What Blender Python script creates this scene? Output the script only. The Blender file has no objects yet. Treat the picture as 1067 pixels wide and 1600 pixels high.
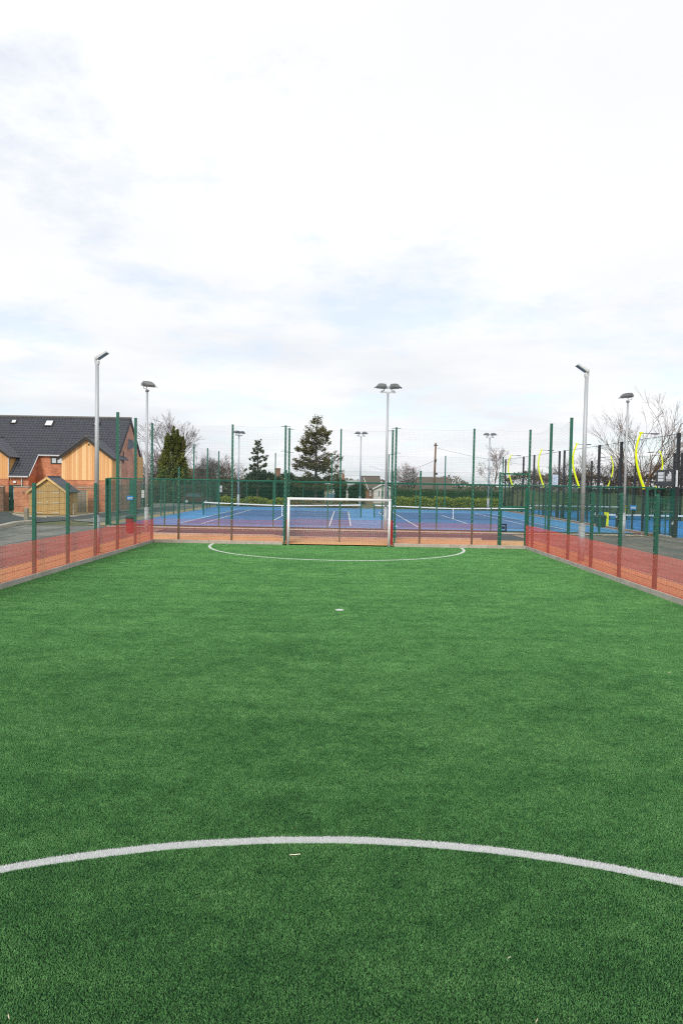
import bpy, math, random
import numpy as np
from mathutils import Vector, Matrix
R = math.radians
random.seed(7)
C = bpy.data.collections.new('place')
scene = bpy.context.scene
scene.collection.children.link(C)

# ------------------------------------------------------------------ camera
CAM = Vector((0.24, 0.0, 2.95))
cd = bpy.data.cameras.new('camera')
cd.sensor_fit = 'VERTICAL'; cd.sensor_height = 36.0; cd.lens = 24.0
cd.clip_start = 0.05; cd.clip_end = 6000
cam = bpy.data.objects.new('camera', cd); C.objects.link(cam)
ROT = (Matrix.Rotation(R(0.147), 3, 'Z') @ Matrix.Rotation(R(90 - 2.364), 3, 'X') @ Matrix.Rotation(R(1.0), 3, 'Z'))
cam.matrix_world = Matrix.Translation(CAM) @ ROT.to_4x4()
scene.camera = cam
FPX = 24.0 / 36.0 * 1600

def ray(px, py):
    return ROT @ Vector(((px - 533.5) / FPX, -(py - 800) / FPX, -1.0))
def P(px, py, Y):                       # point of the place at distance Y that is seen at that spot of the photograph
    d = ray(px, py); return CAM + d * (Y / d.y)
def G(px, py, z=0.0):                   # ground point
    d = ray(px, py); return CAM + d * ((z - CAM.z) / d.z)

# ------------------------------------------------------------------ sky and sun
SUN_EL, SUN_AZ = 36.0, 200.0            # behind the camera, a little to the left (azimuth clockwise from +Y)
w = bpy.data.worlds.new('World'); scene.world = w; w.use_nodes = True
nt = w.node_tree; N = nt.nodes; L = nt.links; N.clear()
def nd(t, **kw):
    n = N.new(t)
    for k, v in kw.items(): setattr(n, k, v)
    return n
out = nd('ShaderNodeOutputWorld'); bg = nd('ShaderNodeBackground')
sky = nd('ShaderNodeTexSky', sky_type='NISHITA'); sky.sun_disc = False
sky.sun_elevation = R(SUN_EL); sky.sun_rotation = R(SUN_AZ); sky.air_density = 1.0; sky.dust_density = 1.5
tc = nd('ShaderNodeTexCoord'); sep = nd('ShaderNodeSeparateXYZ'); L.new(tc.outputs['Generated'], sep.inputs[0])
def mth(op, a, b=None, clamp=False):
    n = nd('ShaderNodeMath', operation=op); n.use_clamp = clamp
    for i, v in enumerate((a, b)):
        if v is None: continue
        if isinstance(v, (int, float)): n.inputs[i].default_value = v
        else: L.new(v, n.inputs[i])
    return n.outputs[0]
zc = mth('ADD', mth('MAXIMUM', sep.outputs[2], 0.0), 0.16)
comb = nd('ShaderNodeCombineXYZ')
L.new(mth('DIVIDE', sep.outputs[0], zc), comb.inputs[0]); L.new(mth('DIVIDE', sep.outputs[1], zc), comb.inputs[1])
def noise(scale, detail, rough, off=0.0, vec=None):
    mp = nd('ShaderNodeMapping'); mp.inputs['Location'].default_value = (off, off * .7, off * .3)
    L.new(vec if vec is not None else comb.outputs[0], mp.inputs[0])
    n = nd('ShaderNodeTexNoise'); n.inputs['Scale'].default_value = scale; n.inputs['Detail'].default_value = detail
    n.inputs['Roughness'].default_value = rough; L.new(mp.outputs[0], n.inputs['Vector']); return n.outputs[0]
def ramp(v, stops):
    r = nd('ShaderNodeValToRGB'); L.new(v, r.inputs[0]); e = r.color_ramp.elements
    while len(e) < len(stops): e.new(0.5)
    for i, (p, c) in enumerate(stops): e[i].position = p; e[i].color = (*c, 1)
    return r.outputs[0]
cloud = ramp(noise(0.85, 7, .58, 3.1), [(0.30, (6.25, 6.4, 6.65)), (0.42, (6.65, 6.75, 6.9)), (0.54, (6.85, 6.95, 7.05)), (0.70, (7.9, 7.9, 7.9))])
cover = ramp(noise(1.5, 7, .62, 15.2), [(0.36, (0.70,) * 3), (0.50, (1.0,) * 3)])
# darker undersides low over the horizon
lowm = nd('ShaderNodeMapRange'); lowm.inputs['From Min'].default_value = 0.02; lowm.inputs['From Max'].default_value = 0.34
lowm.inputs['To Min'].default_value = 1.0; lowm.inputs['To Max'].default_value = 0.0; L.new(sep.outputs[2], lowm.inputs[0])
stv = nd('ShaderNodeCombineXYZ'); L.new(mth('MULTIPLY', sep.outputs[0], 2.6), stv.inputs[0]); L.new(mth('MULTIPLY', sep.outputs[2], 15.0), stv.inputs[2])
L.new(sep.outputs[1], stv.inputs[1])
under = ramp(noise(0.9, 5, .55, 5.4, stv.outputs[0]), [(0.46, (1, 1, 1)), (0.66, (0.80, 0.82, 0.86))])
umix = nd('ShaderNodeMix', data_type='RGBA', blend_type='MULTIPLY'); L.new(lowm.outputs[0], umix.inputs[0]); L.new(cloud, umix.inputs[6]); L.new(under, umix.inputs[7])
mixs = nd('ShaderNodeMix', data_type='RGBA'); L.new(cover, mixs.inputs[0]); tint = nd('ShaderNodeMix', data_type='RGBA', blend_type='MULTIPLY'); tint.inputs[0].default_value = 1.0; tint.inputs[7].default_value = (1.12, 1.30, 1.42, 1); L.new(sky.outputs[0], tint.inputs[6]); L.new(tint.outputs[2], mixs.inputs[6]); L.new(umix.outputs[2], mixs.inputs[7])
L.new(mixs.outputs[2], bg.inputs[0]); bg.inputs[1].default_value = 0.098
L.new(bg.outputs[0], out.inputs[0])

sd = bpy.data.lights.new('sun', 'SUN'); sd.energy = 1.5; sd.angle = R(14); sd.color = (1.0, 0.95, 0.88)
so = bpy.data.objects.new('sun', sd); C.objects.link(so)
az, el = R(SUN_AZ), R(SUN_EL)
sdir = Vector((math.sin(az) * math.cos(el), math.cos(az) * math.cos(el), math.sin(el)))
so.rotation_euler = (-sdir).to_track_quat('-Z', 'Y').to_euler()
vs = scene.view_settings; vs.view_transform = 'Standard'; vs.look = 'None'; vs.exposure = 0.57; vs.gamma = 1.0
scene.cycles.use_denoising = False; scene.cycles.filter_width = 1.2
scene.cycles.max_bounces = 6; scene.cycles.transparent_max_bounces = 24
scene.cycles.sample_clamp_indirect = 4.0

# ------------------------------------------------------------------ materials
def mat(name, col, rough=.7, col2=None, scale=5.0, detail=4, thr=(.35, .65), bump=0.0, bscale=None, metal=0.0, spec=None, coord='Object', stretch=None, col3=None, scale3=0.4, amt3=.5):
    m = bpy.data.materials.new(name); m.use_nodes = True
    t = m.node_tree; b = t.nodes['Principled BSDF']
    b.inputs['Roughness'].default_value = rough; b.inputs['Metallic'].default_value = metal
    if spec is not None: b.inputs['Specular IOR Level'].default_value = spec
    b.inputs['Base Color'].default_value = (*col, 1)
    tcn = t.nodes.new('ShaderNodeTexCoord'); vec = tcn.outputs[coord] if coord != 'World' else t.nodes.new('ShaderNodeNewGeometry').outputs['Position']
    if stretch:
        mp = t.nodes.new('ShaderNodeMapping'); mp.inputs['Scale'].default_value = stretch; t.links.new(vec, mp.inputs[0]); vec = mp.outputs[0]
    def nz(s, d):
        n = t.nodes.new('ShaderNodeTexNoise'); n.inputs['Scale'].default_value = s; n.inputs['Detail'].default_value = d
        n.inputs['Roughness'].default_value = .62; t.links.new(vec, n.inputs['Vector']); return n.outputs[0]
    def mr(v, a, b_):
        n = t.nodes.new('ShaderNodeMapRange'); n.inputs['From Min'].default_value = a; n.inputs['From Max'].default_value = b_; t.links.new(v, n.inputs[0]); return n.outputs[0]
    if col2:
        mx = t.nodes.new('ShaderNodeMix'); mx.data_type = 'RGBA'
        t.links.new(mr(nz(scale, detail), *thr), mx.inputs[0]); mx.inputs[6].default_value = (*col, 1); mx.inputs[7].default_value = (*col2, 1)
        o_ = mx.outputs[2]
        if col3:
            m2 = t.nodes.new('ShaderNodeMix'); m2.data_type = 'RGBA'
            q = t.nodes.new('ShaderNodeMath'); q.operation = 'MULTIPLY'; q.inputs[1].default_value = amt3; t.links.new(mr(nz(scale3, 5), .42, .66), q.inputs[0])
            t.links.new(q.outputs[0], m2.inputs[0]); t.links.new(o_, m2.inputs[6]); m2.inputs[7].default_value = (*col3, 1); o_ = m2.outputs[2]
        t.links.new(o_, b.inputs['Base Color'])
    if bump:
        bp = t.nodes.new('ShaderNodeBump'); bp.inputs['Strength'].default_value = 1; bp.inputs['Distance'].default_value = bump
        t.links.new(nz(bscale or scale, 3), bp.inputs['Height']); t.links.new(bp.outputs[0], b.inputs['Normal'])
    return m

def brick_mat(name, c1, c2, mortar, axis):
    """brickwork; axis 'x' for walls that run along X, 'y' along Y"""
    m = bpy.data.materials.new(name); m.use_nodes = True; t = m.node_tree; b = t.nodes['Principled BSDF']; b.inputs['Roughness'].default_value = .85
    g = t.nodes.new('ShaderNodeNewGeometry'); s = t.nodes.new('ShaderNodeSeparateXYZ'); c = t.nodes.new('ShaderNodeCombineXYZ')
    t.links.new(g.outputs['Position'], s.inputs[0]); t.links.new(s.outputs[0 if axis == 'x' else 1], c.inputs[0]); t.links.new(s.outputs[2], c.inputs[1])
    k = t.nodes.new('ShaderNodeTexBrick'); k.inputs['Scale'].default_value = 1.0; k.inputs['Brick Width'].default_value = .235; k.inputs['Row Height'].default_value = .082
    k.inputs['Mortar Size'].default_value = .008; k.inputs['Color1'].default_value = (*c1, 1); k.inputs['Color2'].default_value = (*c2, 1); k.inputs['Mortar'].default_value = (*mortar, 1)
    t.links.new(c.outputs[0], k.inputs['Vector'])
    n = t.nodes.new('ShaderNodeTexNoise'); n.inputs['Scale'].default_value = 1.6; n.inputs['Detail'].default_value = 6; t.links.new(g.outputs['Position'], n.inputs['Vector'])
    mx = t.nodes.new('ShaderNodeMix'); mx.data_type = 'RGBA'; mx.blend_type = 'MULTIPLY'; mx.inputs[0].default_value = 1
    rp = t.nodes.new('ShaderNodeValToRGB'); rp.color_ramp.elements[0].position = .3; rp.color_ramp.elements[0].color = (.66, .62, .62, 1); rp.color_ramp.elements[1].position = .65; rp.color_ramp.elements[1].color = (1.1, 1.1, 1.1, 1)
    t.links.new(n.outputs[0], rp.inputs[0]); t.links.new(k.outputs[0], mx.inputs[6]); t.links.new(rp.outputs[0], mx.inputs[7]); t.links.new(mx.outputs[2], b.inputs['Base Color'])
    return m

def board_mat(name, c1, c2, width, axis='x', gap=(.10, .06, .03)):
    """vertical boards: each board its own tone, thin dark joints and grain along the board"""
    m = bpy.data.materials.new(name); m.use_nodes = True; t = m.node_tree; b = t.nodes['Principled BSDF']; b.inputs['Roughness'].default_value = .75
    g = t.nodes.new('ShaderNodeNewGeometry'); s = t.nodes.new('ShaderNodeSeparateXYZ'); t.links.new(g.outputs['Position'], s.inputs[0])
    def mt(op, a, b_=None):
        n = t.nodes.new('ShaderNodeMath'); n.operation = op
        for i, v in enumerate((a, b_)):
            if v is None: continue
            if isinstance(v, (int, float)): n.inputs[i].default_value = v
            else: t.links.new(v, n.inputs[i])
        return n.outputs[0]
    u = mt('DIVIDE', s.outputs[0 if axis == 'x' else 1], width); cell = mt('FLOOR', u); fr = mt('SUBTRACT', u, cell)
    wn = t.nodes.new('ShaderNodeTexWhiteNoise'); wn.noise_dimensions = '1D'; t.links.new(cell, wn.inputs['W'])
    mp = t.nodes.new('ShaderNodeMapping'); mp.inputs['Scale'].default_value = (14, 14, .9); t.links.new(g.outputs['Position'], mp.inputs[0])
    n = t.nodes.new('ShaderNodeTexNoise'); n.inputs['Scale'].default_value = 1.5; n.inputs['Detail'].default_value = 5; t.links.new(mp.outputs[0], n.inputs['Vector'])
    f = mt('ADD', mt('MULTIPLY', wn.outputs['Value'], .85), mt('MULTIPLY', mt('SUBTRACT', n.outputs[0], .25), .6))
    mx = t.nodes.new('ShaderNodeMix'); mx.data_type = 'RGBA'; t.links.new(f, mx.inputs[0]); mx.inputs[6].default_value = (*c1, 1); mx.inputs[7].default_value = (*c2, 1)
    jn = mt('LESS_THAN', fr, .10)
    m2 = t.nodes.new('ShaderNodeMix'); m2.data_type = 'RGBA'; t.links.new(jn, m2.inputs[0]); t.links.new(mx.outputs[2], m2.inputs[6]); m2.inputs[7].default_value = (*gap, 1)
    t.links.new(m2.outputs[2], b.inputs['Base Color']); return m

def leaf_mat(name, c1, c2, c3=None, trans=.25):
    m = bpy.data.materials.new(name); m.use_nodes = True; t = m.node_tree; b = t.nodes['Principled BSDF']; b.inputs['Roughness'].default_value = .6
    b.inputs['Specular IOR Level'].default_value = .25
    g = t.nodes.new('ShaderNodeNewGeometry'); rp = t.nodes.new('ShaderNodeValToRGB'); t.links.new(g.outputs['Random Per Island'], rp.inputs[0])
    e = rp.color_ramp.elements; e[0].color = (*c1, 1); e[1].color = (*c2, 1)
    if c3: q = e.new(.85); q.color = (*c2, 1); e[-1].color = (*c3, 1)
    t.links.new(rp.outputs[0], b.inputs['Base Color'])
    tr = t.nodes.new('ShaderNodeBsdfTranslucent'); t.links.new(rp.outputs[0], tr.inputs[0]); ms = t.nodes.new('ShaderNodeMixShader'); ms.inputs[0].default_value = trans
    t.links.new(b.outputs[0], ms.inputs[1]); t.links.new(tr.outputs[0], ms.inputs[2]); t.links.new(ms.outputs[0], t.nodes['Material Output'].inputs[0]); return m

M = {}
M['green'] = mat('green_powder_coat', (.006, .105, .062), .45, (.010, .125, .078), 3, 3)
M['green_wire'] = mat('green_wire', (.028, .125, .092), .45)
M['stud'] = mat('zinc_stud', (.62, .64, .64), .4, metal=.3)
M['galv'] = mat('galvanised_steel', (.40, .42, .44), .55, (.50, .52, .54), 2.2, 6, (.3, .7), stretch=(1, 1, .35), metal=.25)
M['lampgrey'] = mat('lamp_housing_grey', (.095, .10, .11), .5, (.13, .14, .15), 4)
M['lamplight'] = mat('lamp_pale_grey', (.55, .57, .58), .45, (.62, .64, .64), 5)
M['lampglass'] = mat('lamp_glass', (.20, .23, .25), .12, (.26, .29, .31), 3)
M['black'] = mat('black_powder_coat', (.012, .013, .016), .45, (.02, .021, .024), 4)
M['yellow'] = mat('fluorescent_yellow', (.78, .86, .0), .4, (.84, .92, .0), 3)
M['white'] = mat('white_paint', (.90, .90, .90), .4, (.84, .84, .84), 2.5, 5, (.45, .8))
M['whiteup'] = mat('white_plastic', (.78, .78, .78), .4)
M['cord'] = mat('net_cord', (.62, .62, .62), .8)
M['netblack'] = mat('net_dark_cord', (.02, .022, .022), .8)
M['netgrey'] = mat('net_grey_cord', (.24, .28, .30), .8)
M['red'] = mat('red_netting', (.94, .12, .10), .8, (.86, .10, .085), 1.2)
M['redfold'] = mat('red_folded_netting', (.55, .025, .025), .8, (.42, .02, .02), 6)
M['kerb'] = mat('kerb_concrete', (.50, .47, .41), .9, (.37, .35, .31), 3, 7, (.3, .7), bump=.004, bscale=40, col3=(.28, .26, .22), scale3=.9)
M['kerbpale'] = mat('pale_concrete', (.52, .46, .38), .9, (.42, .36, .29), 4, 7, bump=.003, bscale=30)
M['asphalt'] = mat('asphalt', (.155, .15, .143), .92, (.095, .093, .092), 38, 8, (.3, .7), bump=.004, bscale=60, col3=(.27, .25, .22), scale3=.35, amt3=.85)
M['sidepath'] = mat('warm_tarmac', (.27, .175, .14), .92, (.17, .105, .085), 30, 8, (.3, .7), bump=.004, bscale=60, col3=(.34, .25, .20), scale3=.4, amt3=.7)
M['asphaltnew'] = mat('dark_asphalt', (.062, .068, .076), .9, (.048, .052, .058), 30, 7, bump=.003, bscale=60)
M['yard'] = mat('gravel_yard', (.15, .145, .13), .95, (.06, .06, .055), 9, 10, (.35, .62), bump=.02, bscale=14, col3=(.26, .21, .16), scale3=.5, amt3=.6)
M['chips'] = mat('gravel_bed', (.80, .48, .22), .9, (.52, .27, .11), 16, 9, (.36, .62), bump=.03, bscale=18)
M['court_outer'] = mat('court_light_blue', (.048, .24, .53), .8, (.065, .27, .56), 1.1, 8, bump=.002, bscale=80, col3=(.10, .24, .42), scale3=.35, amt3=.45)
M['court_inner'] = mat('court_dark_blue', (.038, .125, .32), .8, (.05, .14, .35), 1.1, 8, bump=.002, bscale=80, col3=(.08, .14, .27), scale3=.35, amt3=.45)
M['padelturf'] = mat('padel_blue_turf', (.030, .22, .58), .9, (.038, .25, .64), 6, 6)
M['line'] = mat('line_paint', (.78, .78, .78), .8, (.70, .70, .70), 6)
M['brownpath'] = mat('red_brick_path', (.23, .10, .075), .9, (.18, .08, .06), 6, 5)
M['maroon'] = mat('maroon_board', (.11, .025, .03), .8)
M['field'] = mat('rough_grass', (.085, .105, .030), .95, (.14, .125, .055), .7, 9, (.35, .65), bump=.05, bscale=3, col3=(.20, .16, .09), scale3=.12, amt3=.7)
M['tan'] = mat('tan_gravel', (.45, .35, .20), .95, (.34, .26, .15), 14, 8, bump=.01)
M['brickx'] = brick_mat('red_brick_front', (.68, .235, .10), (.52, .165, .07), (.55, .38, .27), 'x')
M['bricky'] = brick_mat('red_brick_gable', (.66, .26, .15), (.54, .20, .11), (.60, .46, .38), 'y')
M['bricklow'] = brick_mat('brown_brick', (.30, .12, .06), (.22, .09, .05), (.30, .22, .17), 'x')
M['cedar'] = board_mat('cedar_cladding', (.98, .66, .34), (.72, .36, .13), .19, 'x', (.42, .21, .08))
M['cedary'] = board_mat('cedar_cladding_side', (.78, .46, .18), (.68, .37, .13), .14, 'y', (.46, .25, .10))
M['shed'] = board_mat('shed_boards', (.62, .40, .15), (.48, .29, .095), .13, 'x', (.20, .12, .05))
M['shedy'] = board_mat('shed_boards_side', (.55, .36, .14), (.44, .27, .09), .13, 'y', (.20, .12, .05))
M['shedtrim'] = mat('shed_trim', (.74, .50, .22), .7, (.62, .40, .16), 2, 6, stretch=(3, 3, 3))
M['greyboard'] = board_mat('weathered_boards', (.36, .29, .23), (.27, .215, .17), .15, 'x', (.12, .10, .08))
M['postwood'] = mat('weathered_post', (.36, .30, .22), .85, (.25, .21, .15), 3, 7, stretch=(4, 4, .6))
M['tile'] = mat('dark_roof_tile', (.060, .064, .076), .45, (.092, .098, .115), 3.5, 6, (.3, .7), bump=.003, bscale=40)
M['felt'] = mat('shed_roof_felt', (.07, .08, .10), .8, (.10, .11, .13), 8)
M['ridge'] = mat('ridge_tile', (.11, .105, .10), .75, (.15, .14, .125), 4)
M['darktrim'] = mat('dark_brown_trim', (.030, .026, .024), .6)
M['gutter'] = mat('pale_gutter', (.58, .58, .58), .4)
M['frame'] = mat('dark_window_frame', (.032, .022, .018), .5)
M['glass'] = mat('window_glass', (.42, .50, .55), .06, (.60, .66, .69), .6)
M['skyglass'] = mat('rooflight_glass', (.62, .68, .72), .05, (.74, .78, .80), .8)
M['door'] = mat('dark_green_door', (.008, .035, .028), .4)
M['dish'] = mat('dish_grey', (.12, .14, .17), .5)
M['render'] = mat('white_render', (.70, .69, .66), .85, (.62, .61, .58), 1.2)
M['rooftan'] = mat('brown_roof', (.135, .105, .08), .85, (.09, .072, .056), 2.5, 8, stretch=(1, 3, 3))
M['rooforange'] = mat('orange_brown_roof', (.21, .13, .075), .85, (.16, .10, .06), 2.5, 8)
M['roofgrey'] = mat('grey_roof', (.28, .31, .30), .8, (.34, .36, .35), 1)
M['binred'] = mat('red_bin', (.36, .012, .022), .45, (.30, .01, .02), 4)
M['bindark'] = mat('dark_green_bin', (.010, .042, .034), .45, (.014, .052, .04), 4)
M['blue'] = mat('sign_blue', (.02, .22, .58), .5)
M['signdark'] = mat('sign_board_dark', (.035, .036, .042), .5, (.05, .05, .056), 1.5)
M['notice'] = mat('notice_paper', (.62, .68, .76), .6)
M['ink'] = mat('ink', (.10, .18, .35), .6)
M['carblue'] = mat('van_pale_blue', (.24, .36, .48), .3)
M['cardark'] = mat('dark_red_car', (.085, .02, .022), .3)
M['tyre'] = mat('tyre_rubber', (.015, .015, .015), .9)
M['carglass'] = mat('car_glass', (.10, .14, .17), .05)
M['bark'] = mat('bark_grey_brown', (.105, .082, .066), .9, (.06, .047, .038), 3, 6)
M['barkpurple'] = mat('bark_purple', (.155, .105, .105), .9, (.10, .065, .068), 1.2, 4)
M['barkbirch'] = mat('bark_birch', (.30, .23, .20), .9, (.12, .08, .07), 1.0, 5)
M['barkorange'] = mat('bark_warm', (.19, .115, .07), .9, (.09, .06, .045), .5, 5)
M['pole'] = mat('telegraph_wood', (.20, .135, .085), .9, (.14, .095, .06), 2, 6, stretch=(3, 3, .5))
M['yew'] = leaf_mat('yew_leaf', (.045, .07, .015), (.20, .225, .045), (.34, .33, .09), .35)
M['spruce'] = leaf_mat('spruce_leaf', (.035, .062, .030), (.12, .15, .075), (.22, .23, .11))
M['pine'] = leaf_mat('pine_leaf', (.055, .062, .024), (.185, .175, .068), (.33, .28, .11))
M['shrub'] = leaf_mat('evergreen_leaf', (.025, .045, .018), (.085, .115, .045), (.15, .17, .07))
M['hedge'] = leaf_mat('clipped_hedge_leaf', (.025, .055, .016), (.075, .125, .035), (.11, .16, .05))
M['laurel'] = leaf_mat('laurel_leaf', (.15, .20, .02), (.44, .48, .07), (.62, .60, .14), .4)
M['laurelbrown'] = leaf_mat('laurel_leaf_brown', (.14, .12, .04), (.34, .25, .09), (.42, .33, .12), .35)
M['beech'] = leaf_mat('beech_leaf', (.085, .055, .038), (.20, .125, .085), (.27, .18, .12))
M['brush'] = leaf_mat('brush_leaf', (.07, .06, .04), (.19, .155, .10), (.29, .23, .16))
M['blossom'] = leaf_mat('blossom_petal', (.46, .36, .37), (.66, .54, .55), (.80, .72, .72), .3)
M['deadleaf'] = leaf_mat('dry_leaf_brown', (.20, .11, .05), (.42, .28, .14), (.55, .45, .30))
M['paleleaf'] = mat('pale_dry_leaf', (.70, .64, .50), .7)

# turf: fibre colour, with the white marking fibres where the pitch markings run
NEAR_D, FAR_D, RAD, RADF = (0.27, -1.10), (-0.03, 32.05), 6.64, 5.88
SPOT = G(530.5, 953)
def turf_mat(name, c_dark, c_mid, c_light, white, fibre):
    m = bpy.data.materials.new(name); m.use_nodes = True; t = m.node_tree; b = t.nodes['Principled BSDF']
    b.inputs['Roughness'].default_value = .5; b.inputs['Specular IOR Level'].default_value = .35 if fibre else .0
    g = t.nodes.new('ShaderNodeNewGeometry'); s = t.nodes.new('ShaderNodeSeparateXYZ'); t.links.new(g.outputs['Position'], s.inputs[0])
    def mt(op, *a):
        n = t.nodes.new('ShaderNodeMath'); n.operation = op
        for i, v in enumerate(a):
            if isinstance(v, (int, float)): n.inputs[i].default_value = v
            else: t.links.new(v, n.inputs[i])
        return n.outputs[0]
    def nz(sc, det, st=(1, 1, 0)):
        mp = t.nodes.new('ShaderNodeMapping'); mp.inputs['Scale'].default_value = st; t.links.new(g.outputs['Position'], mp.inputs[0])
        n = t.nodes.new('ShaderNodeTexNoise'); n.inputs['Scale'].default_value = sc; n.inputs['Detail'].default_value = det; n.inputs['Roughness'].default_value = .65
        t.links.new(mp.outputs[0], n.inputs['Vector']); return n.outputs[0]
    def dist(c):
        dx = mt('SUBTRACT', s.outputs[0], c[0]); dy = mt('SUBTRACT', s.outputs[1], c[1])
        return mt('SQRT', mt('ADD', mt('MULTIPLY', dx, dx), mt('MULTIPLY', dy, dy)))
    wob = mt('ADD', mt('MULTIPLY', mt('SUBTRACT', nz(2.2, 2), .5), .03), mt('MULTIPLY', mt('SUBTRACT', nz(70, 2), .5), .05))
    r1 = mt('LESS_THAN', mt('ABSOLUTE', mt('ADD', mt('SUBTRACT', dist(NEAR_D), RAD), wob)), .053)
    r2 = mt('LESS_THAN', mt('ABSOLUTE', mt('SUBTRACT', dist(FAR_D), RADF)), .060)
    r3 = mt('LESS_THAN', dist((SPOT.x, SPOT.y)), .105)
    mask = mt('MAXIMUM', mt('MAXIMUM', r1, r2), r3)
    rnd = g.outputs['Random Per Island'] if fibre else nz(160, 2)
    if fibre: mask = mt('MULTIPLY', mask, mt('ADD', mt('MULTIPLY', mt('GREATER_THAN', mt('FRACT', mt('MULTIPLY', rnd, 37.0)), .16), .62), .38))
    f = mt('ADD', mt('MULTIPLY', rnd, .34), mt('ADD', mt('ADD', mt('MULTIPLY', nz(.55, 5, (.7, 1.3, 0)), .32), mt('MULTIPLY', nz(2.6, 6, (.9, 1.1, 0)), .40)), mt('MULTIPLY', nz(11, 4), .40)))
    rp = t.nodes.new('ShaderNodeValToRGB'); t.links.new(f, rp.inputs[0]); e = rp.color_ramp.elements
    e[0].position = .52; e[0].color = (*c_dark, 1); e[1].position = 1.0; e[1].color = (*c_light, 1); q = e.new(.83); q.color = (*c_mid, 1)
    mx = t.nodes.new('ShaderNodeMix'); mx.data_type = 'RGBA'; t.links.new(mask, mx.inputs[0]); t.links.new(rp.outputs[0], mx.inputs[6]); mx.inputs[7].default_value = (*white, 1)
    t.links.new(mx.outputs[2], b.inputs['Base Color'])
    if fibre:
        tr = t.nodes.new('ShaderNodeBsdfTranslucent'); t.links.new(mx.outputs[2], tr.inputs[0]); ms = t.nodes.new('ShaderNodeMixShader'); ms.inputs[0].default_value = .3
        t.links.new(b.outputs[0], ms.inputs[1]); t.links.new(tr.outputs[0], ms.inputs[2]); t.links.new(ms.outputs[0], t.nodes['Material Output'].inputs[0])
    return m
M['fibre'] = turf_mat('turf_fibre', (.050, .195, .068), (.245, .610, .192), (.48, .84, .34), (.95, .95, .95), True)
M['turfbase'] = turf_mat('turf_infill', (.006, .013, .007), (.008, .020, .010), (.010, .028, .012), (.38, .38, .39), False)

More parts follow.
